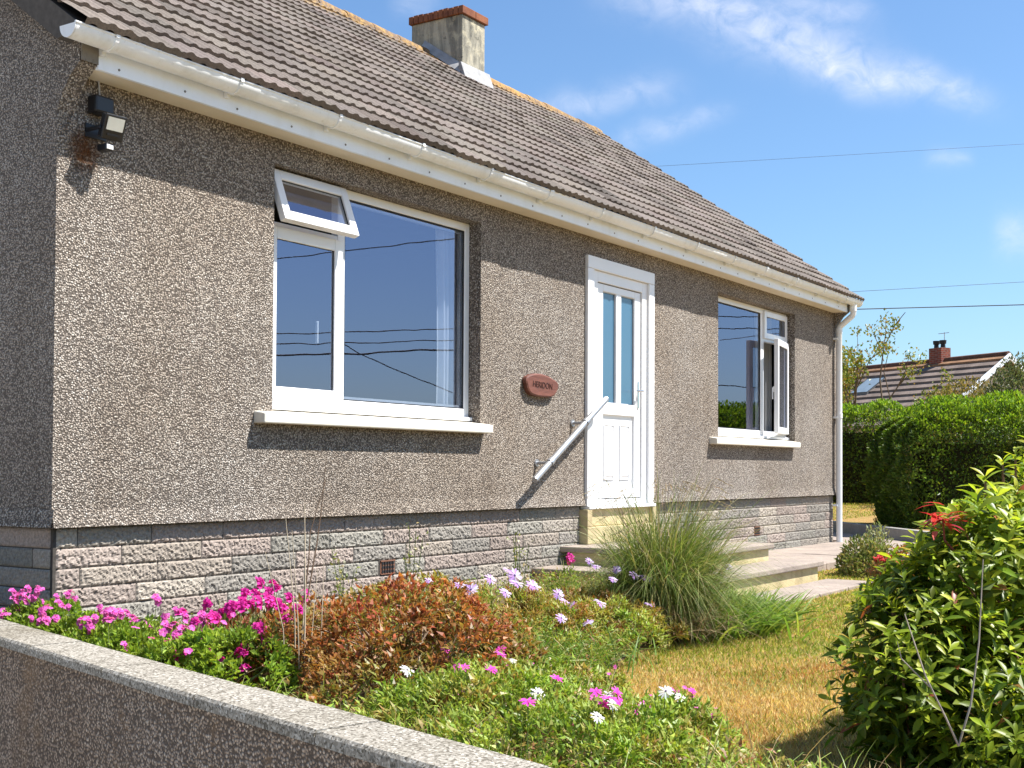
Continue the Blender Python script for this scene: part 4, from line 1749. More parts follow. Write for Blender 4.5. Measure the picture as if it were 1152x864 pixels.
def tall_grass():
    t = thing('ornamental_grass', 'tall clump of fine arching ornamental grass in front of the entrance steps', 'grass clump', (2.47, -2.06, -.05))
    rng = np.random.default_rng(101)
    n = 6600
    P = np.stack([rng.normal(0, .085, n), rng.normal(0, .085, n), rng.uniform(0, .03, n)], 1)
    D = np.stack([rng.normal(.03, .16, n), rng.normal(-.03, .16, n), np.ones(n) * 1.25], 1)
    c = palette(rng, n, [(.10, .16, .03), (.18, .24, .05), (.29, .31, .10), (.42, .36, .18)], .2, [.36, .34, .18, .12])
    V, F, C = blades_arrays(P, D, rng.uniform(.35, 1.0, n) + .25 * (rng.uniform(0, 1, n) < .2), rng.uniform(.0035, .0065, n), rng.uniform(.25, 1.45, n), c, rng, 8)
    make_mesh('foliage', V, F, mats=[M_LEAF], col=C, parent=t)
    # dead straw at the foot
    n = 1400
    P = np.stack([rng.normal(0, .13, n), rng.normal(0, .13, n), rng.uniform(0, .05, n)], 1)
    D = np.stack([rng.normal(0, .45, n), rng.normal(-.15, .45, n), np.ones(n) * .8], 1)
    c = palette(rng, n, [(.34, .26, .13), (.24, .17, .085), (.42, .34, .19)], .2)
    V, F, C = blades_arrays(P, D, rng.uniform(.2, .45, n), rng.uniform(.003, .005, n), rng.uniform(.4, 1.3, n), c, rng, 5)
    make_mesh('dead_leaves', V, F, mats=[M_LEAF], col=C, parent=t)
    # seed heads
    b = MB()
    hp, hd = [], []
    for k in range(46):
        a = rng.uniform(0, 6.28)
        q = rng.uniform(.12, .40)
        h = rng.uniform(.58, .88)
        p0 = np.array([0, 0, .02])
        p2 = np.array([math.cos(a) * q, math.sin(a) * q, h])
        p1 = np.array([p2[0] * .35, p2[1] * .35, h * .62])
        p3 = p2 + np.array([math.cos(a) * .09, math.sin(a) * .09, -.04])
        b.tube([p0, p1, p2, p3], .0013, 4, cap=False)
        for s in range(9):
            hp.append(p2 + (p3 - p2) * s / 8)
            hd.append(p3 - p2 + rng.normal(0, .03, 3))
    b.build('seed_stalks', M_TWIG, t)
    hp, hd = np.array(hp), np.array(hd)
    V, F, C = leaf_arrays(hp, hd, rng.normal(0, 1, hp.shape), .022, .005, palette(rng, len(hp), [(.36, .28, .15), (.28, .22, .12)]), 0)
    make_mesh('seed_heads', V, F, mats=[M_LEAF], col=C, parent=t)
    # three flowering oat-like stalks at its left
    t = thing('seeding_grass', 'few thin grass stalks with drooping dark seed spikelets before the door foot', 'grass clump', (2.75, -1.78, -.03))
    b = MB()
    hp, hd = [], []
    for (dx, dy, h) in ((-.10, .05, .66), (.02, 0, .60), (.12, -.05, .70), (-.2, .1, .55), (.22, .0, .64), (.3, -.05, .56)):
        p = [np.array([dx * .3, dy * .3, 0]), np.array([dx * .8, dy, h * .6]), np.array([dx * 1.4, dy, h]), np.array([dx * 1.4 + .06, dy - .02, h + .01]), np.array([dx * 1.4 + .11, dy - .03, h - .04])]
        b.tube(p, .0016, 4, cap=False)
        for f in np.linspace(.1, 1, 5):
            q = p[2] + (p[4] - p[2]) * f
            hp.append(q)
            hd.append(np.array([.4, -.1, -1]) + rng.normal(0, .25, 3))
    b.build('stalks', M_TWIG, t)
    V, F, C = leaf_arrays(np.array(hp), np.array(hd), rng.normal(0, 1, (len(hp), 3)), .04, .010, palette(rng, len(hp), [(.20, .15, .07), (.28, .22, .1)]), 0)
    make_mesh('seed_heads', V, F, mats=[M_LEAF], col=C, parent=t)


tall_grass()


def low_green():
    t = thing('low_green_clump', 'low mound of narrow bright green leaves beside the steps and lawn edge', 'plant', (3.00, -2.10, -.06))
    rng = np.random.default_rng(111)
    n = 4600
    P = np.stack([rng.normal(0, .21, n), rng.normal(0, .16, n), np.zeros(n)], 1)
    D = np.stack([P[:, 0] * 1.3 + rng.normal(0, .40, n), P[:, 1] * 1.3 + rng.normal(0, .40, n), np.ones(n)], 1)
    V, F, C = blades_arrays(P, D, rng.uniform(.16, .34, n), .016, rng.uniform(.2, .7, n), palette(rng, n, [(.12, .22, .028), (.18, .30, .04), (.27, .36, .07)], .2), rng, 4)
    make_mesh('foliage', V, F, mats=[M_LEAF], col=C, parent=t)
    pts = [(rng.normal(0, .22), rng.normal(0, .12), rng.uniform(.28, .36)) for _ in range(5)]
    put_flowers(t, ME_LILAC, pts, rng, scale=(.5, .7))


low_green()


def sedums():
    t, rng, P = shrub('sedum', 'small green shrub with red flower heads at the far lawn edge by the path', 'shrub', (7.40, -1.66, -.06), (.30, .27, .33), 2000, .045,
                      [(.16, .20, .05), (.22, .25, .07), (.30, .25, .10), (.12, .15, .04)], 121, aspect=.45, lumps=14)
    t2, rng, P = shrub('red_flower_plant', 'low plant topped with crimson flower heads in front of the pale slab', 'flowering plant', (6.35, -2.15, -.06), (.15, .15, .22), 700, .034,
                       [(.20, .20, .05), (.28, .12, .05)], 122, aspect=.45)
    pts = [P[i] + np.array([0, 0, .03]) for i in np.argsort(-P[:, 2])[:60:2]]
    put_flowers(t2, ME_RED, pts, rng, scale=(.7, 1.1))
    t3, rng, P = shrub('red_flower_plant', 'small reddish orange leaved plant at right of the green sedum', 'flowering plant', (7.25, -2.0, -.06), (.14, .14, .30), 700, .04,
                       [(.34, .10, .05), (.22, .2, .06), (.40, .2, .06)], 123, aspect=.45)
    shrub('lavender_like_plant', 'grey green upright plant standing behind the sedum by the kerb', 'shrub', (8.0, -1.55, -.05), (.16, .15, .42), 700, .045,
          [(.22, .25, .12), (.28, .30, .15), (.18, .2, .08)], 124, aspect=.35, up=1.4)


sedums()


def dead_stalks():
    rng = np.random.default_rng(131)
    t = thing('dead_stalks', 'tall bare brown dead stalks rising beside the red brown shrub', 'plant', (-.30, -1.92, .02))
    b = MB()
    for (dx, dy, h, lx, ly, r) in ((0, 0, .72, .02, .02, .0042), (.03, .05, .60, .03, .0, .003), (-.02, .02, .66, -.01, .05, .003), (.05, -.03, .50, .05, .02, .0026), (-.05, .04, .54, -.09, .03, .0026),
                                   (.02, .02, .46, .10, .02, .0026), (-.04, -.02, .62, -.03, .02, .0026)):
        p = [np.array([dx, dy, 0]), np.array([dx + lx * .4 + rng.normal(0, .008), dy, h * .45]), np.array([dx + lx, dy + ly, h])]
        b.tube(p, [r, r * .8, r * .4], 5, cap=False)
    # two dark branches forking to the upper right
    b.tube([(0, 0, .34), (.08, .05, .50), (.13, .09, .60), (.26, .12, .82)], [.003, .0028, .0022, .0012], 5, 1, cap=False)
    b.tube([(.02, .0, .36), (.16, .08, .56), (.23, .12, .70), (.29, .15, .90)], [.003, .0028, .0022, .0012], 5, 1, cap=False)
    b.build('stalks', [M_TWIGPALE, M_TWIGDARK], t)
    # weeds in flower before the plinth
    for (x, y, h, lab) in ((1.62, -.95, .58, 'thin pale flowering weed stalk in front of the plinth left of the air brick'),
                           (2.65, -1.0, .50, 'cluster of thin pale weed stalks with cream buds in front of the plinth'),
                           (1.30, -.75, .45, 'short sparse weed with small leaves before the plinth nearest the magenta flowers')):
        t = thing('weed', lab, 'weed', (x, y, .0), 'thin weeds before the plinth')
        b = MB()
        hp = []
        for k in range(5):
            a = rng.uniform(0, 6.28)
            q = rng.uniform(.02, .09)
            hh = h * rng.uniform(.6, 1)
            pts = [np.array([0, 0, 0]), np.array([q * math.cos(a) * .6, q * math.sin(a) * .6, hh * .6]), np.array([q * math.cos(a), q * math.sin(a), hh])]
            b.tube(pts, .0026, 4, cap=False)
            for s in np.linspace(.35, 1, 11):
                hp.append(pts[0] * (1 - s) + pts[2] * s + rng.normal(0, .016, 3))
        b.build('stalks', M_STEMGREEN, t)
        hp = np.array(hp)
        V, F, C = leaf_arrays(hp, rng.normal(0, 1, hp.shape) + np.array([0, 0, .4]), rng.normal(0, 1, hp.shape), .034, .014,
                              palette(rng, len(hp), [(.50, .46, .25), (.30, .32, .10), (.20, .24, .06), (.6, .57, .4)]), 0)
        make_mesh('foliage', V, F, mats=[M_LEAF], col=C, parent=t)
    # a tall thin weed beside the downpipe and one red valerian by the steps
    t, rng2, P = shrub('valerian', 'small plant with one round crimson pink flower head on the left step', 'flowering plant', (3.55, -.78, .0), (.10, .10, .20), 260, .03, G1, 141, stems=4)
    put_flowers(t, ME_MAGS, [np.array([.03, -.02, .27]) + rng.normal(0, .012, 3) for _ in range(3)], rng2, scale=(.8, 1.0))
    shrub('weed', 'green weed beside the foot of the downpipe on the raised lawn edge', 'weed', (13.9, 1.1, .1), (.14, .14, .42), 260, .06, G1, 142, stems=5, up=1.2)


dead_stalks()


def ground_cover():
    """unbroken low growth filling the bed between the plants"""
    rng = np.random.default_rng(151)
    n = 30000
    Y = rng.uniform(-4.6, -.12, n)
    edge = np.interp(Y, [-6.5, -4.2, -3.2, -2.5, -2.0, -1.0, 0.1], [-1.6, -.75, -.25, .9, 3.4, 4.2, 4.4])
    wx = wall_at(Y) + .03
    X = wx + rng.uniform(0, 1.02, n) * (edge - wx)
    keep = np.sin(X * 6.1 + 1.3) + np.sin(Y * 7.3) + np.sin((X + Y) * 11) * .6 + rng.normal(0, .5, n) > -.55
    X, Y = X[keep], Y[keep]
    n = len(X)
    H = rng.uniform(.02, .10, n) ** 1.0
    P = np.stack([X, Y, .01 + H], 1)
    D = rng.normal(0, .7, (n, 3)) + np.array([0, 0, .5])
    N = rng.normal(0, .5, (n, 3)) + np.array([0, 0, 1])
    L = rng.uniform(.018, .042, n)
    V, F, C = leaf_arrays(P, D, N, L, L * .30, palette(rng, n, G1 + [(.30, .26, .08), (.36, .28, .12), (.26, .12, .05)], .25), 0)
    k = 5200
    j = rng.integers(0, n, k)
    Pb = np.stack([X[j] + rng.normal(0, .02, k), Y[j] + rng.normal(0, .02, k), np.full(k, -.01)], 1)
    keep = (Pb[:, 0] > wall_at(Pb[:, 1]) + .03) & (Pb[:, 1] < -.1)
    Pb = Pb[keep]
    k = len(Pb)
    Db = np.stack([rng.normal(0, .35, k), rng.normal(0, .35, k), np.ones(k)], 1)
    cb = palette(rng, k, [(.20, .29, .05), (.30, .36, .08), (.46, .38, .18), (.36, .25, .11), (.13, .21, .03)], .2)
    Vb, Fb, Cb = blades_arrays(Pb, Db, rng.uniform(.08, .30, k), rng.uniform(.0025, .006, k), rng.uniform(.2, 1.0, k), cb, rng, 4)
    V, F, C = np.concatenate([V, Vb]), np.concatenate([F, Fb + len(V)]), np.concatenate([C, Cb])
    o = make_mesh('ground_cover', V, F, mats=[M_LEAF], col=C)
    tag(o, 'low mixed green and dry weeds covering the soil between the bedding plants', 'ground cover', kind='stuff')


ground_cover()


def lawn_grass():
    rng = np.random.default_rng(161)
    n = 420000
    # denser towards the near end of the lawn
    s = rng.uniform(0, 1, n)
    dist = 3.2 * (18.0 / 3.2) ** s
    ang = rng.uniform(math.radians(-4), math.radians(48), n)
    X = CAM[0] + dist * np.cos(ang)
    Y = CAM[1] + dist * np.sin(ang)
    edge = np.interp(Y, [-6.5, -4.2, -3.2, -2.5, -2.0, -1.5], [-1.6, -.80, -.35, .75, 3.0, 3.3])
    ok = (X > edge) & (Y < np.where(X < 6.7, -1.99, -1.15)) & (Y > -6.5)
    ok &= (X < 11.5)
    ok &= ~((np.abs(X - 9.4) < .75) & (np.abs(Y + 1.68) < .42))
    X, Y, dist = X[ok], Y[ok], dist[ok]
    # the strip of raised lawn behind the kerb wall
    m = 26000
    far = rng.uniform(0, 1, m)
    Yf = 1.3 + 8 * rng.uniform(0, 1, m)
    Xf = 14.7 + (Yf - 1.3) * 1.15 + far * 8.5
    X, Y, dist = np.concatenate([X, Xf]), np.concatenate([Y, Yf]), np.concatenate([dist, np.full(m, 14.0)])
    Zg = np.concatenate([np.full(len(X) - m, -.072), np.interp(Xf, [14, 24, 60], [.106, .16, .2])])
    n = len(X)
    P = np.stack([X, Y, Zg], 1)
    g = .5 + .25 * np.sin(X * 1.15 + 1.0 + .8 * np.sin(Y * 1.9)) + .2 * np.sin(Y * 2.9 + X * .9) + .12 * np.sin(X * 5.3 + Y * 4.1)
    g += .45 * np.exp(-(((X - 4.2) / 1.3) ** 2 + ((Y + 2.5) / .38) ** 2)) + .25 * np.exp(-(((X - 6.2) / 1.6) ** 2 + ((Y + 2.6) / .3) ** 2)) - .10 - .22 * (X < 1.4) + .22 * np.exp(-(((X - 2.2) / .9) ** 2 + ((Y + 2.75) / .35) ** 2)) + .12 * (X > 3.2)
    g = g + .45 * np.clip((dist - 5.0) / 1.6, 0, 1) - .10 * np.clip((dist - 9) / 3, 0, 1)
    green = rng.uniform(0, 1, n) < np.clip((g - .36) * 1.6, .06, .85)
    brown = (np.sin(X * 3.1 + 2 + np.sin(Y * 4)) + np.sin(Y * 3.7 + X) + rng.normal(0, .6, n)) > .9
    c = palette(rng, n, [(.58, .41, .155), (.66, .50, .22), (.50, .33, .11), (.72, .58, .30)], .2)
    c[brown & ~green] = palette(rng, int((brown & ~green).sum()), [(.42, .21, .075), (.48, .27, .10)], .2)
    c[green] = palette(rng, int(green.sum()), [(.17, .24, .03), (.25, .31, .05), (.40, .38, .09)], .2)
    k = np.clip(dist / 5, .8, 2.6)
    D = np.stack([rng.normal(0, .55, n), rng.normal(0, .55, n), np.ones(n)], 1)
    L = rng.uniform(.014, .038, n)
    S = unit(np.cross(D, rng.normal(0, 1, (n, 3))))
    w = (.0024 * k)[:, None]
    D = unit(D)
    V = np.stack([P + S * w, P - S * w, P + D * L[:, None]], 1).reshape(-1, 3)
    F = np.arange(3 * n).reshape(-1, 3)
    C = np.repeat(c, 3, 0)
    o = make_mesh('lawn_grass', V, F, mats=[leafmat('dry grass blade', .4, .8, .1)], col=C)
    tag(o, 'short parched straw coloured lawn grass with green patches', 'grass', kind='stuff')


lawn_grass()


# -- the big glossy bush at the right
def glossy_bush():
    t = thing('glossy_bush', 'large bush of whorled glossy green leaves with lime shoot tips at the right edge', 'shrub', (.73, -4.53, -.08))
    rng = np.random.default_rng(171)
    B = np.array([1.0, -4.35, -.08])
    ros, axis, big = [], [], []
    # rosette positions over several lobes: centre (relative), radii
    lobes = [((.30, .15, .20), (.62, .55, .58), 260), ((-.22, .28, .15), (.40, .38, .40), 140), ((.05, -.25, .10), (.45, .45, .45), 120), ((.75, -.05, .25), (.6, .55, .62), 180),
             ((.35, .30, .55), (.34, .32, .34), 70), ((-.42, .45, .12), (.24, .22, .28), 50), ((.60, .15, .74), (.34, .28, .32), 60), ((-.52, .42, .16), (.36, .30, .42), 95), ((-.55, .05, .05), (.36, .34, .34), 90), ((-.19, .30, .58), (.32, .30, .28), 90), ((-.40, .44, .46), (.27, .26, .24), 60), ((.22, .3, .62), (.26, .24, .30), 44)]
    for c, r, n in lobes:
        P, d = clump_points(rng, n, *r, lumps=7, shell=.62)
        ros.append(P + np.array(c))
        axis.append(unit(d * .8 + np.array([0, 0, .75]) + rng.normal(0, .22, d.shape)))
    # named shoots standing above the crown
    sh = [((.24, .33, .98), 1.0), ((.36, .26, 1.06), 1.1), ((.10, .36, .92), .85), ((.40, .24, 1.02), 1.1), ((.31, .30, 1.0), 1.1), ((.44, .20, 1.08), 1.1), ((.18, .28, .84), .9), ((.50, .1, .98), 1.0), ((-.56, .50, .50), .8), ((-.62, .45, .42), .8),
          ((-.35, .5, .55), .8), ((-.02, .38, .66), .9), ((.28, .24, .88), .9)]
    for p, s in sh:
        ros.append(np.array([p]))
        axis.append(np.array([[rng.normal(0, .15), rng.normal(0, .15), 1.0]]))
    R = np.concatenate(ros)
    A = unit(np.concatenate(axis))
    nr = len(R)
    PP, DD, NN, LL, CC = [], [], [], [], []
    hi = (R[:, 2] - R[:, 2].min()) / (R[:, 2].max() - R[:, 2].min())
    for i in range(nr):
        a = A[i]
        s1 = np.cross(a, [0.3, .8, .1])
        s1 /= np.linalg.norm(s1)
        s2 = np.cross(a, s1)
        m = int(rng.integers(8, 12))
        an = np.arange(m) * 2.4 + rng.uniform(0, 6)
        el = np.linspace(.15, 1.1, m)
        d = (np.cos(an)[:, None] * s1 + np.sin(an)[:, None] * s2) * 1.0 + a * el[:, None]
        PP.append(R[i] + a * np.linspace(-.03, .02, m)[:, None])
        DD.append(d)
        NN.append(np.tile(a, (m, 1)) + rng.normal(0, .2, (m, 3)))
        L = rng.uniform(.055, .088, m) * np.linspace(1.08, .72, m) * rng.uniform(.72, 1.22) * (1.3 if i >= nr - len(sh) else 1.0)
        LL.append(L)
        young = i >= nr - len(sh) or rng.uniform() < .22 + .5 * hi[i]
        dark = palette(rng, m, [(.15, .215, .016), (.19, .26, .02), (.115, .165, .014), (.235, .30, .025)], .18)
        lime = palette(rng, m, [(.44, .50, .04), (.56, .58, .07), (.33, .42, .035)], .15)
        f = np.linspace(0, 1, m)[:, None] if young else np.zeros((m, 1))
        cc = dark * (1 - f) + lime * f
        old = rng.uniform(0, 1, m) < .018
        cc[old] = palette(rng, int(old.sum()), [(.42, .30, .06), (.28, .14, .05), (.40, .12, .05)], .2) if old.any() else cc[old]
        CC.append(cc)
    P, D, N, L, C = map(np.concatenate, (PP, DD, NN, LL, CC))
    prof = np.array([.10, .55, .95, .80, .06])
    V, F, Cc = leaf_arrays(P, D, N, L, L * .32, C, 4, .16, .24, prof)
    make_mesh('foliage', V, F, mats=[M_LEAF_GLOSS], col=Cc, parent=t, smooth=True)
    # inner filler leaves
    n = 3600
    Q = []
    for c, r, k in lobes:
        p, d = clump_points(rng, n // len(lobes), r[0] * .82, r[1] * .82, r[2] * .82, shell=.25)
        Q.append(p + np.array(c))
    Q = np.concatenate(Q)
    Q = np.concatenate([Q, Q * np.array([1, 1, .35])])
    Lf = rng.uniform(.05, .09, len(Q))
    V, F, Cc = leaf_arrays(Q, rng.normal(0, 1, Q.shape) + np.array([0, 0, .2]), rng.normal(0, .6, Q.shape) + np.array([0, 0, 1]), Lf, Lf * .38,
                           palette(rng, len(Q), [(.11, .17, .015), (.14, .21, .018), (.085, .13, .012)], .2), 0, .15, .15)
    make_mesh('inner_foliage', V, F, mats=[M_LEAF_GLOSS], col=Cc, parent=t)
    # branches to the rosettes
    b = MB()
    for i in rng.choice(nr, 90, replace=False):
        p2 = R[i]
        p0 = np.array([.25 + rng.normal(0, .12), .05 + rng.normal(0, .12), .02])
        p1 = p0 * .45 + p2 * .55 + np.array([0, 0, -.05])
        b.tube([p0, p1, p2], [.009, .006, .003], 5, cap=False)
    for p, s in sh:
        b.tube([np.array(p) + np.array([.02, -.02, -.34]), np.array(p) + np.array([.01, 0, -.15]), np.array(p)], [.006, .005, .004], 5, cap=False)
    b.build('branches', simple('pinkish brown branch', (.22, .12, .075), .8, .2, .2, 30), t)
    # bare grey twigs in front
    b = MB()
    o = np.array([-.86, .22, .16])
    b.tube([o, o + np.array([-.02, .03, .08]), o + np.array([-.05, .08, .20]), o + np.array([-.085, .13, .38])], [.0036, .0032, .0026, .0016], 6, cap=False)
    b.tube([o, o + np.array([.02, -.03, .12]), o + np.array([.035, -.05, .30]), o + np.array([.045, -.06, .54])], [.0034, .003, .0024, .0014], 6, cap=False)
    b.tube([o + np.array([-.045, .07, .17]), o + np.array([-.085, .14, .25]), o + np.array([-.09, .15, .30])], [.0022, .0018, .001], 5, cap=False)
    b.build('bare_twigs', simple('grey bare twig', (.42, .36, .30), .8, .2, .2, 40), t)
    # crimson new shoot
    q = np.array([-.425, .375, .80])
    m = 26
    an = np.arange(m) * 2.4
    d = np.stack([np.cos(an), np.sin(an), np.linspace(-.2, .9, m)], 1)
    Pq = q + rng.normal(0, .022, (m, 3))
    V, F, Cc = leaf_arrays(Pq, d, np.tile([0, 0, 1.0], (m, 1)), rng.uniform(.06, .085, m), .020, palette(rng, m, [(.48, .05, .06), (.60, .12, .10), (.36, .03, .04)]), 3, .15, .3)
    rl = make_mesh('red_shoot', V, F, mats=[M_LEAF_GLOSS], col=Cc, parent=t, smooth=True)
    b = MB().tube([q + np.array([.06, -.06, -.15]), q + np.array([.02, 0, -.07]), q], [.005, .004, .003], 5, cap=False)
    b.build('red_stem', simple('red stem', (.25, .07, .05), .7, .2), t)


glossy_bush()


# ================================================================== BEHIND THE GARDEN
def hedge(name, label, cat, corner, along, depth, length, thick, h, n, cols, lit_top_cols, seed, size=.05, round_=.35, kind=None):
    """clipped hedge: leaf mass over a rounded block; corner = near left foot"""
    rng = np.random.default_rng(seed)
    t = thing(name, label, cat, (*corner[:2], corner[2]))
    a = np.array([*along, 0.0])
    a /= np.linalg.norm(a)
    d = np.array([*depth, 0.0])
    d /= np.linalg.norm(d)
    # sample surface of a rounded box section
    u = rng.uniform(0, length, n)
    per = [h, thick, h]
    s = rng.uniform(0, sum(per), n)
    y = np.where(s < h, 0, np.where(s < h + thick, s - h, thick))
    z = np.where(s < h, s, np.where(s < h + thick, h, sum(per) - s))
    ny = np.where(s < h, -1.0, np.where(s < h + thick, 0, 1.0))
    nzv = np.where((s >= h) & (s < h + thick), 1.0, 0)
    # ends
    e = rng.uniform(0, 1, n) < (thick * h) / (thick * h + length * sum(per)) * 2.2
    u = np.where(e, 0, u)
    y = np.where(e, rng.uniform(0, thick, n), y)
    z = np.where(e, rng.uniform(0, h, n), z)
    nu = np.where(e, -1.0, 0)
    ny = np.where(e, 0, ny)
    nzv = np.where(e, 0, nzv)
    # round the top edges
    r = round_
    top = z - (h - r)
    for arr, sign in ((y, 1),):
        over = np.maximum(top, 0)
        edge = np.minimum(y, thick - y)
        k = (over > 0) & (edge < r)
        cut = np.hypot(over, r - edge)
        f = np.where(k & (cut > r), r / np.maximum(cut, 1e-6), 1)
        y = np.where(k, np.where(y < thick / 2, r - (r - edge) * f, thick - r + (r - edge) * f), y)
        z = np.where(k, h - r + over * f, z)
    overl = (z > h - r) & (u < r)
    cut = np.hypot(z - (h - r), r - u)
    f = np.where(overl & (cut > r), r / np.maximum(cut, 1e-6), 1)
    z = np.where(overl, h - r + (z - (h - r)) * f, z)
    u = np.where(overl, r - (r - u) * f, u)
    bump = .07 * np.sin(u * 3.1 + z * 2.3 + seed) + .06 * np.sin(u * 6.7 - z * 5.1) + .05 * np.sin(u * 13 + y * 9 + 3 * np.sin(z * 8))
    nv = a[None] * nu[:, None] + d[None] * ny[:, None] + np.array([0, 0, 1.0])[None] * nzv[:, None]
    P = a[None] * u[:, None] + d[None] * y[:, None] + np.array([0, 0, 1.0])[None] * z[:, None]
    dep = rng.exponential(.07, n)
    P = P + nv * (bump - dep + .03)[:, None]
    P[:, 2] = np.maximum(P[:, 2], .02)
    D = nv + rng.normal(0, .6, (n, 3)) + np.array([0, 0, .7])
    N = nv * .7 + rng.normal(0, .6, (n, 3)) + np.array([0, 0, .5])
    c = palette(rng, n, cols, .2)
    m = (rng.uniform(0, 1, n) < np.clip((P[:, 2] / h - .70) * 3.0, .02, .85)) & (dep < .14)
    c[m] = palette(rng, int(m.sum()), lit_top_cols, .15)  # brighter leaves near the top: sunlight put into the leaf colour
    L = size * rng.uniform(.7, 1.3, n)
    V, F, C = leaf_arrays(P, D, N, L, L * .5, c, 0, .2, .15)
    make_mesh('foliage', V, F, mats=[M_LEAF], col=C, parent=t)
    # dark solid box added inside the hedge to block light
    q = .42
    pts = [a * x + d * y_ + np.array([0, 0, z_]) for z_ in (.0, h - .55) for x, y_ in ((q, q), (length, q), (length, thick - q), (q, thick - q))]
    MB().add(pts, [(3, 2, 1, 0), (4, 5, 6, 7), (0, 1, 5, 4), (1, 2, 6, 5), (2, 3, 7, 6), (3, 0, 4, 7)]).build('light_block_core', M_CORE, t)
    return t


HC = [(.07, .125, .014), (.09, .155, .018), (.05, .09, .012), (.12, .17, .025)]
HT = [(.22, .36, .02), (.30, .44, .035), (.17, .28, .02)]
hedge('clipped_hedge', 'large clipped green hedge block with sunlight painted as brighter leaves on top behind the kerb wall', 'hedge', (13.13, -.40, .02), (.52, -.853), (.853, .52), 7.5, 1.8, 1.78, 95000, HC, HT, 201, .055, .6)
hedge('clipped_hedge', 'lower stretch of green hedge standing farther back beside the house corner', 'hedge', (22.6, 5.6, .12), (.42, -.907), (.907, .42), 6.0, 1.5, 2.15, 42000, HC, HT, 202, .070)
shrub('olive_shrub', 'brownish olive shrub showing above the hedge below the neighbouring roof', 'shrub', (22.6, 1.05, .1), (1.35, 1.3, 2.65), 18000, .075,
      [(.20, .17, .05), (.26, .20, .07), (.13, .13, .035), (.30, .22, .08)], 203, stems=16, lumps=14, stem_mat=M_BARK)
shrub('grey_green_shrub', 'grey green bush above the hedge at the right edge below the gable', 'shrub', (21.4, .02, .1), (1.0, 1.0, 3.1), 14000, .075,
      [(.11, .14, .06), (.16, .18, .08), (.08, .10, .04)], 204, stems=14, lumps=12, stem_mat=M_BARK)


def thin_tree():
    t = thing('sparse_tree', 'thin sparse leaved small tree against the sky just right of the house', 'tree', (27.6, 5.9, .1))
    rng = np.random.default_rng(211)
    b = MB()
    tips = []

    def br(p, d, ln, r, lev):
        q = p + d * ln * .5 + rng.normal(0, ln * .04, 3)
        e = p + d * ln + rng.normal(0, ln * .05, 3)
        b.tube([p, q, e], [r, r * .85, r * .6], 6, cap=False)
        if lev >= 3:
            tips.append((q, d))
            tips.append((e, d))
            return
        for k in range(3 if lev < 2 else 3):
            dd = d + rng.normal(0, .42, 3) + np.array([0, 0, .12])
            dd /= np.linalg.norm(dd)
            f = rng.uniform(.55, 1.0)
            br(p + (e - p) * f, dd, ln * rng.uniform(.55, .8), r * .55, lev + 1)
    br(np.zeros(3), np.array([0, 0, 1.0]), 1.75, .07, 0)
    br(np.array([.0, -.1, .3]), np.array([-.1, -.35, .92]), 1.85, .05, 0)
    br(np.array([.0, -.2, .5]), np.array([.1, -.55, .85]), 2.3, .045, 1)
    b.build('trunk', M_BARK, t)
    P, D = [], []
    for p, d in tips:
        if rng.uniform() < .22:
            continue
        k = int(rng.integers(26, 56))
        P.append(p + rng.normal(0, .10, (k, 3)))
        D.append(np.tile(d, (k, 1)) + rng.normal(0, .8, (k, 3)))
    P, D = np.concatenate(P), np.concatenate(D)
    L = rng.uniform(.06, .11, len(P))
    V, F, C = leaf_arrays(P, D, rng.normal(0, 1, P.shape), L, L * .6, palette(rng, len(P), [(.18, .22, .03), (.26, .28, .05), (.13, .17, .025), (.36, .24, .05)], .2), 0)
    make_mesh('crown', V, F, mats=[M_LEAF], col=C, parent=t)


thin_tree()


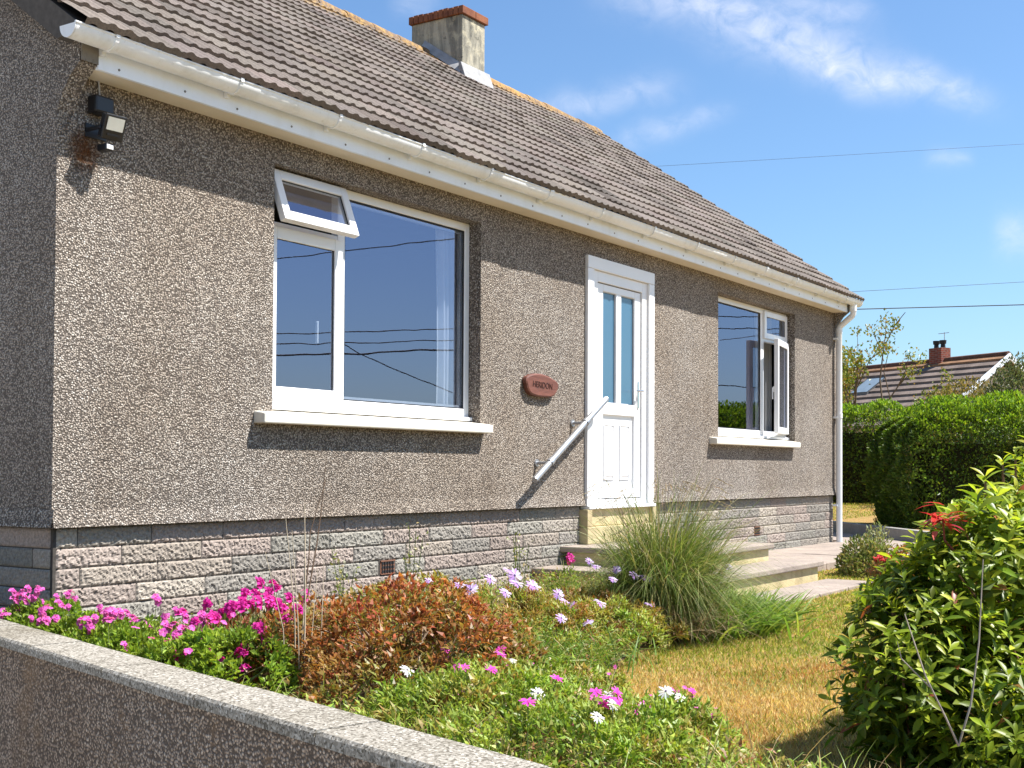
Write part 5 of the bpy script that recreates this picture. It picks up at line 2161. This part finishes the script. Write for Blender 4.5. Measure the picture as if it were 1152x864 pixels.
def neighbour():
    # a low house seen over the hedge: ridge from (39, 9.3) to (35.4, 3.0)
    t = thing('neighbour_house', 'neighbouring house with brown tiled roof, brick chimney and white bargeboards beyond the hedge', 'house', (36.5, 6.0, 0))
    L = np.array([36.5, 6.0, 0])
    r0 = np.array([42.0, 14.0])
    r1 = np.array([35.55, 3.02])
    ax = (r1 - r0) / np.linalg.norm(r1 - r0)
    ln = np.linalg.norm(r1 - r0)
    nx = np.array([-ax[1], ax[0]])
    if nx[0] > 0:
        nx = -nx                                     # towards the camera
    ZR, ZE, half = 4.33, 2.15, 3.3

    def P(u, v, z):                                   # u along ridge from r1 backwards, v towards camera
        q = r1 - ax * u + nx * v
        return np.array([q[0], q[1], z]) - L
    # walls
    b = MB()
    V = [P(.4, half - .35, -.1), P(ln, half - .35, -.1), P(ln, -half + .35, -.1), P(.4, -half + .35, -.1)]
    V += [v + np.array([0, 0, ZE + .1]) for v in V]
    V += [P(.4, 0, ZR - .15), P(ln, 0, ZR - .15)]
    b.add(V, [(0, 1, 5, 4), (2, 3, 7, 6), (1, 2, 6, 9, 5), (3, 0, 4, 8, 7)])
    b.build('wall', simple('pale neighbour render', (.52, .50, .46), .9, .1), t)
    # tiles in courses
    V, F, C = [], [], []
    rng = np.random.default_rng(221)
    n = 11
    off = 0
    us = np.linspace(0, ln, 60)
    for side in (1, -1):
        for i in range(n):
            for (f, h) in ((i / n, .0), (i / n, .09), ((i + 1) / n + .01, .02)):
                for u in us:
                    z = ZE + (ZR - ZE) * f + h
                    V.append(P(u, side * (half * (1 - f)), z))
            cc = np.array([.16, .125, .105]) * rng.uniform(.8, 1.2, (60, 1))
            if i == n - 1:
                cc = np.array([.24, .135, .075]) * rng.uniform(.8, 1.2, (60, 1))
            C.append(np.tile(cc, (3, 1)))
            for r_ in range(2):
                for k in range(59):
                    a = off + r_ * 60 + k
                    F.append((a, a + 1, a + 61, a + 60))
            off += 180
    rf = make_mesh('roof', np.array(V), np.array(F), mats=[tinted('neighbour tiles', .9, .15, 14, .01)], col=np.concatenate(C), parent=t)
    b = MB().tube([P(0, 0, ZR + .03), P(ln, 0, ZR + .03)], .09, 8)
    b.build('ridge_tiles', simple('neighbour ridge', (.13, .07, .05), .9, .1, .3, 8), rf)
    # bargeboards on the near gable
    b = MB()
    for s in (1, -1):
        q = [P(-.06, 0, ZR + .06), P(-.06, s * half, ZE + .02), P(-.06, s * half, ZE - .16), P(-.06, 0, ZR - .13)]
        q2 = [v + np.array([*(-ax * .05), 0]) for v in q]
        b.add(q + q2, [(0, 1, 2, 3), (7, 6, 5, 4), (0, 4, 5, 1), (1, 5, 6, 2), (2, 6, 7, 3), (3, 7, 4, 0)])
    b.build('bargeboard', M_FASCIA, t)
    # brick chimney with two pots
    u0 = 2.75
    cb = MB()
    q = [P(u0 - .26, .2, 3.9), P(u0 + .26, .2, 3.9), P(u0 + .26, -.2, 3.9), P(u0 - .26, -.2, 3.9)]
    q += [v + np.array([0, 0, .86]) for v in q]
    cb.add(q, [(3, 2, 1, 0), (4, 5, 6, 7), (0, 1, 5, 4), (1, 2, 6, 5), (2, 3, 7, 6), (3, 0, 4, 7)])
    tb = NT('red chimney brick')
    br = tb.n('ShaderNodeTexBrick')
    br.inputs['Scale'].default_value = 4
    br.inputs['Color1'].default_value = (.25, .07, .045, 1)
    br.inputs['Color2'].default_value = (.17, .05, .035, 1)
    br.inputs['Mortar'].default_value = (.25, .2, .17, 1)
    tb.l(tb.mapping((1, 1, 1), (math.radians(90), 0, 0)), br.inputs['Vector'])
    ch = cb.build('chimney', tb.done(tb.bsdf(br.outputs['Color'], .9, .1)), t)
    for du in (-.14, .14):
        c = P(u0 + du, 0, 4.76)
        MB().tube([c, c + np.array([0, 0, .12]), c + np.array([0, 0, .13]), c + np.array([0, 0, .24])], [.08, .07, .10, .11], 12).build('chimney_pot', M_SEAL, ch)
    b = MB().tube([P(u0 - .2, 0, 4.7), P(u0 - .2, 0, 5.25)], .012, 6)
    b.tube([P(u0 - .4, 0, 5.22), P(u0 + .05, 0, 5.22)], .010, 6)
    b.build('aerial', M_STEEL, ch)
    # roof light
    def R(u, f, h):
        return P(u, half * (1 - f), ZE + (ZR - ZE) * f + h)
    b = MB()
    q = [R(4.3, .52, .12), R(5.15, .52, .12), R(5.15, .76, .12), R(4.3, .76, .12)]
    q2 = [R(4.3, .52, .02), R(5.15, .52, .02), R(5.15, .76, .02), R(4.3, .76, .02)]
    b.add(q + q2, [(0, 1, 5, 4), (1, 2, 6, 5), (2, 3, 7, 6), (3, 0, 4, 7)])
    sk = b.build('roof_window', simple('roof window frame', (.12, .12, .12), .5, .4), rf)
    make_mesh('pane', [R(4.34, .53, .115), R(5.11, .53, .115), R(5.11, .75, .115), R(4.34, .75, .115)], [(0, 1, 2, 3)], mats=[simple('roof glass', (.20, .25, .28), .08, .9)], parent=sk)


neighbour()


def far_trees():
    # loose row of greenery far beyond, closing the view between hedge and sky
    shrub('distant_bush', 'dark green bush beyond the far hedge at the foot of the thin tree', 'bush', (30.0, 9.0, .1), (2.2, 2.6, 2.6), 5000, .12, HC + [(.12, .15, .03)], 231, stems=8, stem_mat=M_BARK)
    # greenery across the street, seen only in the window glass
    shrub('street_bush', 'rounded green bush across the garden reflected low in the right window glass', 'bush', (20.4, -5.6, -.1), (1.3, 1.6, 2.3), 6000, .10, [(.08, .12, .02), (.14, .18, .03)], 232, stems=10, stem_mat=M_BARK)


far_trees()


# ------------------------------------------------------------------ overhead wires
def wire(a, b, sag, r, label, ext=1.5, fwd=None):
    a, b = np.array(a, float), np.array(b, float)
    d = b - a
    fwd = ext if fwd is None else fwd
    p = [a - d * ext + (b + d * fwd - (a - d * ext)) * s for s in np.linspace(0, 1, 25)]
    p = [q - np.array([0, 0, sag * (1 - (2 * s - 1) ** 2)]) + np.array([0, 0, sag]) for q, s in zip(p, np.linspace(0, 1, 25))]
    o = MB().tube(p, r, 5).build('overhead_wire', M_WIRE)
    tag(o, label, 'wire', 'overhead wires')


M_WIRE = simple('black cable', (.03, .03, .035), .6, .3)
wire((23.93, 6.67, 8.17), (27.63, 1.0, 8.62), .05, .0035, 'thin overhead wire crossing the open sky, highest of the three on the right')
wire((25.95, 3.70, 5.16), (27.70, 1.03, 5.36), .04, .005, 'faint overhead wire just above the lowest wire right of the gutter end', 4)
wire((25.5, 4.41, 4.69), (27.71, 1.03, 4.82), .04, .012, 'dark overhead wire level with the gutter end, lowest on the right', 4)
# service cables over the front garden, mirrored in the panes
wire((12.16, -9.98, 4.51), (13.91, -7.30, 4.87), .04, .010, 'overhead cable mirrored as the upper line in the large window pane', 3, 1.2)
wire((13.65, -11.40, 3.38), (15.57, -8.47, 3.52), .05, .010, 'overhead cable mirrored highest of the close lines in the large window pane', 3, 1.2)
wire((13.66, -11.40, 3.21), (15.57, -8.47, 3.29), .07, .010, 'overhead cable mirrored in the middle of the close lines in the large window pane', 3, 1.2)
wire((12.20, -10.0, 2.83), (13.95, -7.32, 2.93), .07, .016, 'thick overhead cable mirrored lowest of the close lines in the large window pane', 3, 1.2)
wire((11.34, -7.66, 2.79), (12.19, -6.39, 2.10), .03, .008, 'thin slanting cable mirrored diagonally in the large window pane', .1)
wire((23.77, -6.87, 4.51), (24.31, -6.04, 4.49), .05, .012, 'overhead cable mirrored highest in the right window pane', 4)
wire((23.77, -6.87, 4.23), (24.32, -6.04, 4.22), .05, .012, 'overhead cable mirrored just under the highest line in the right window pane', 4)
wire((23.81, -6.88, 2.87), (24.35, -6.06, 2.83), .05, .012, 'overhead cable mirrored lowest in the right window pane', 4)
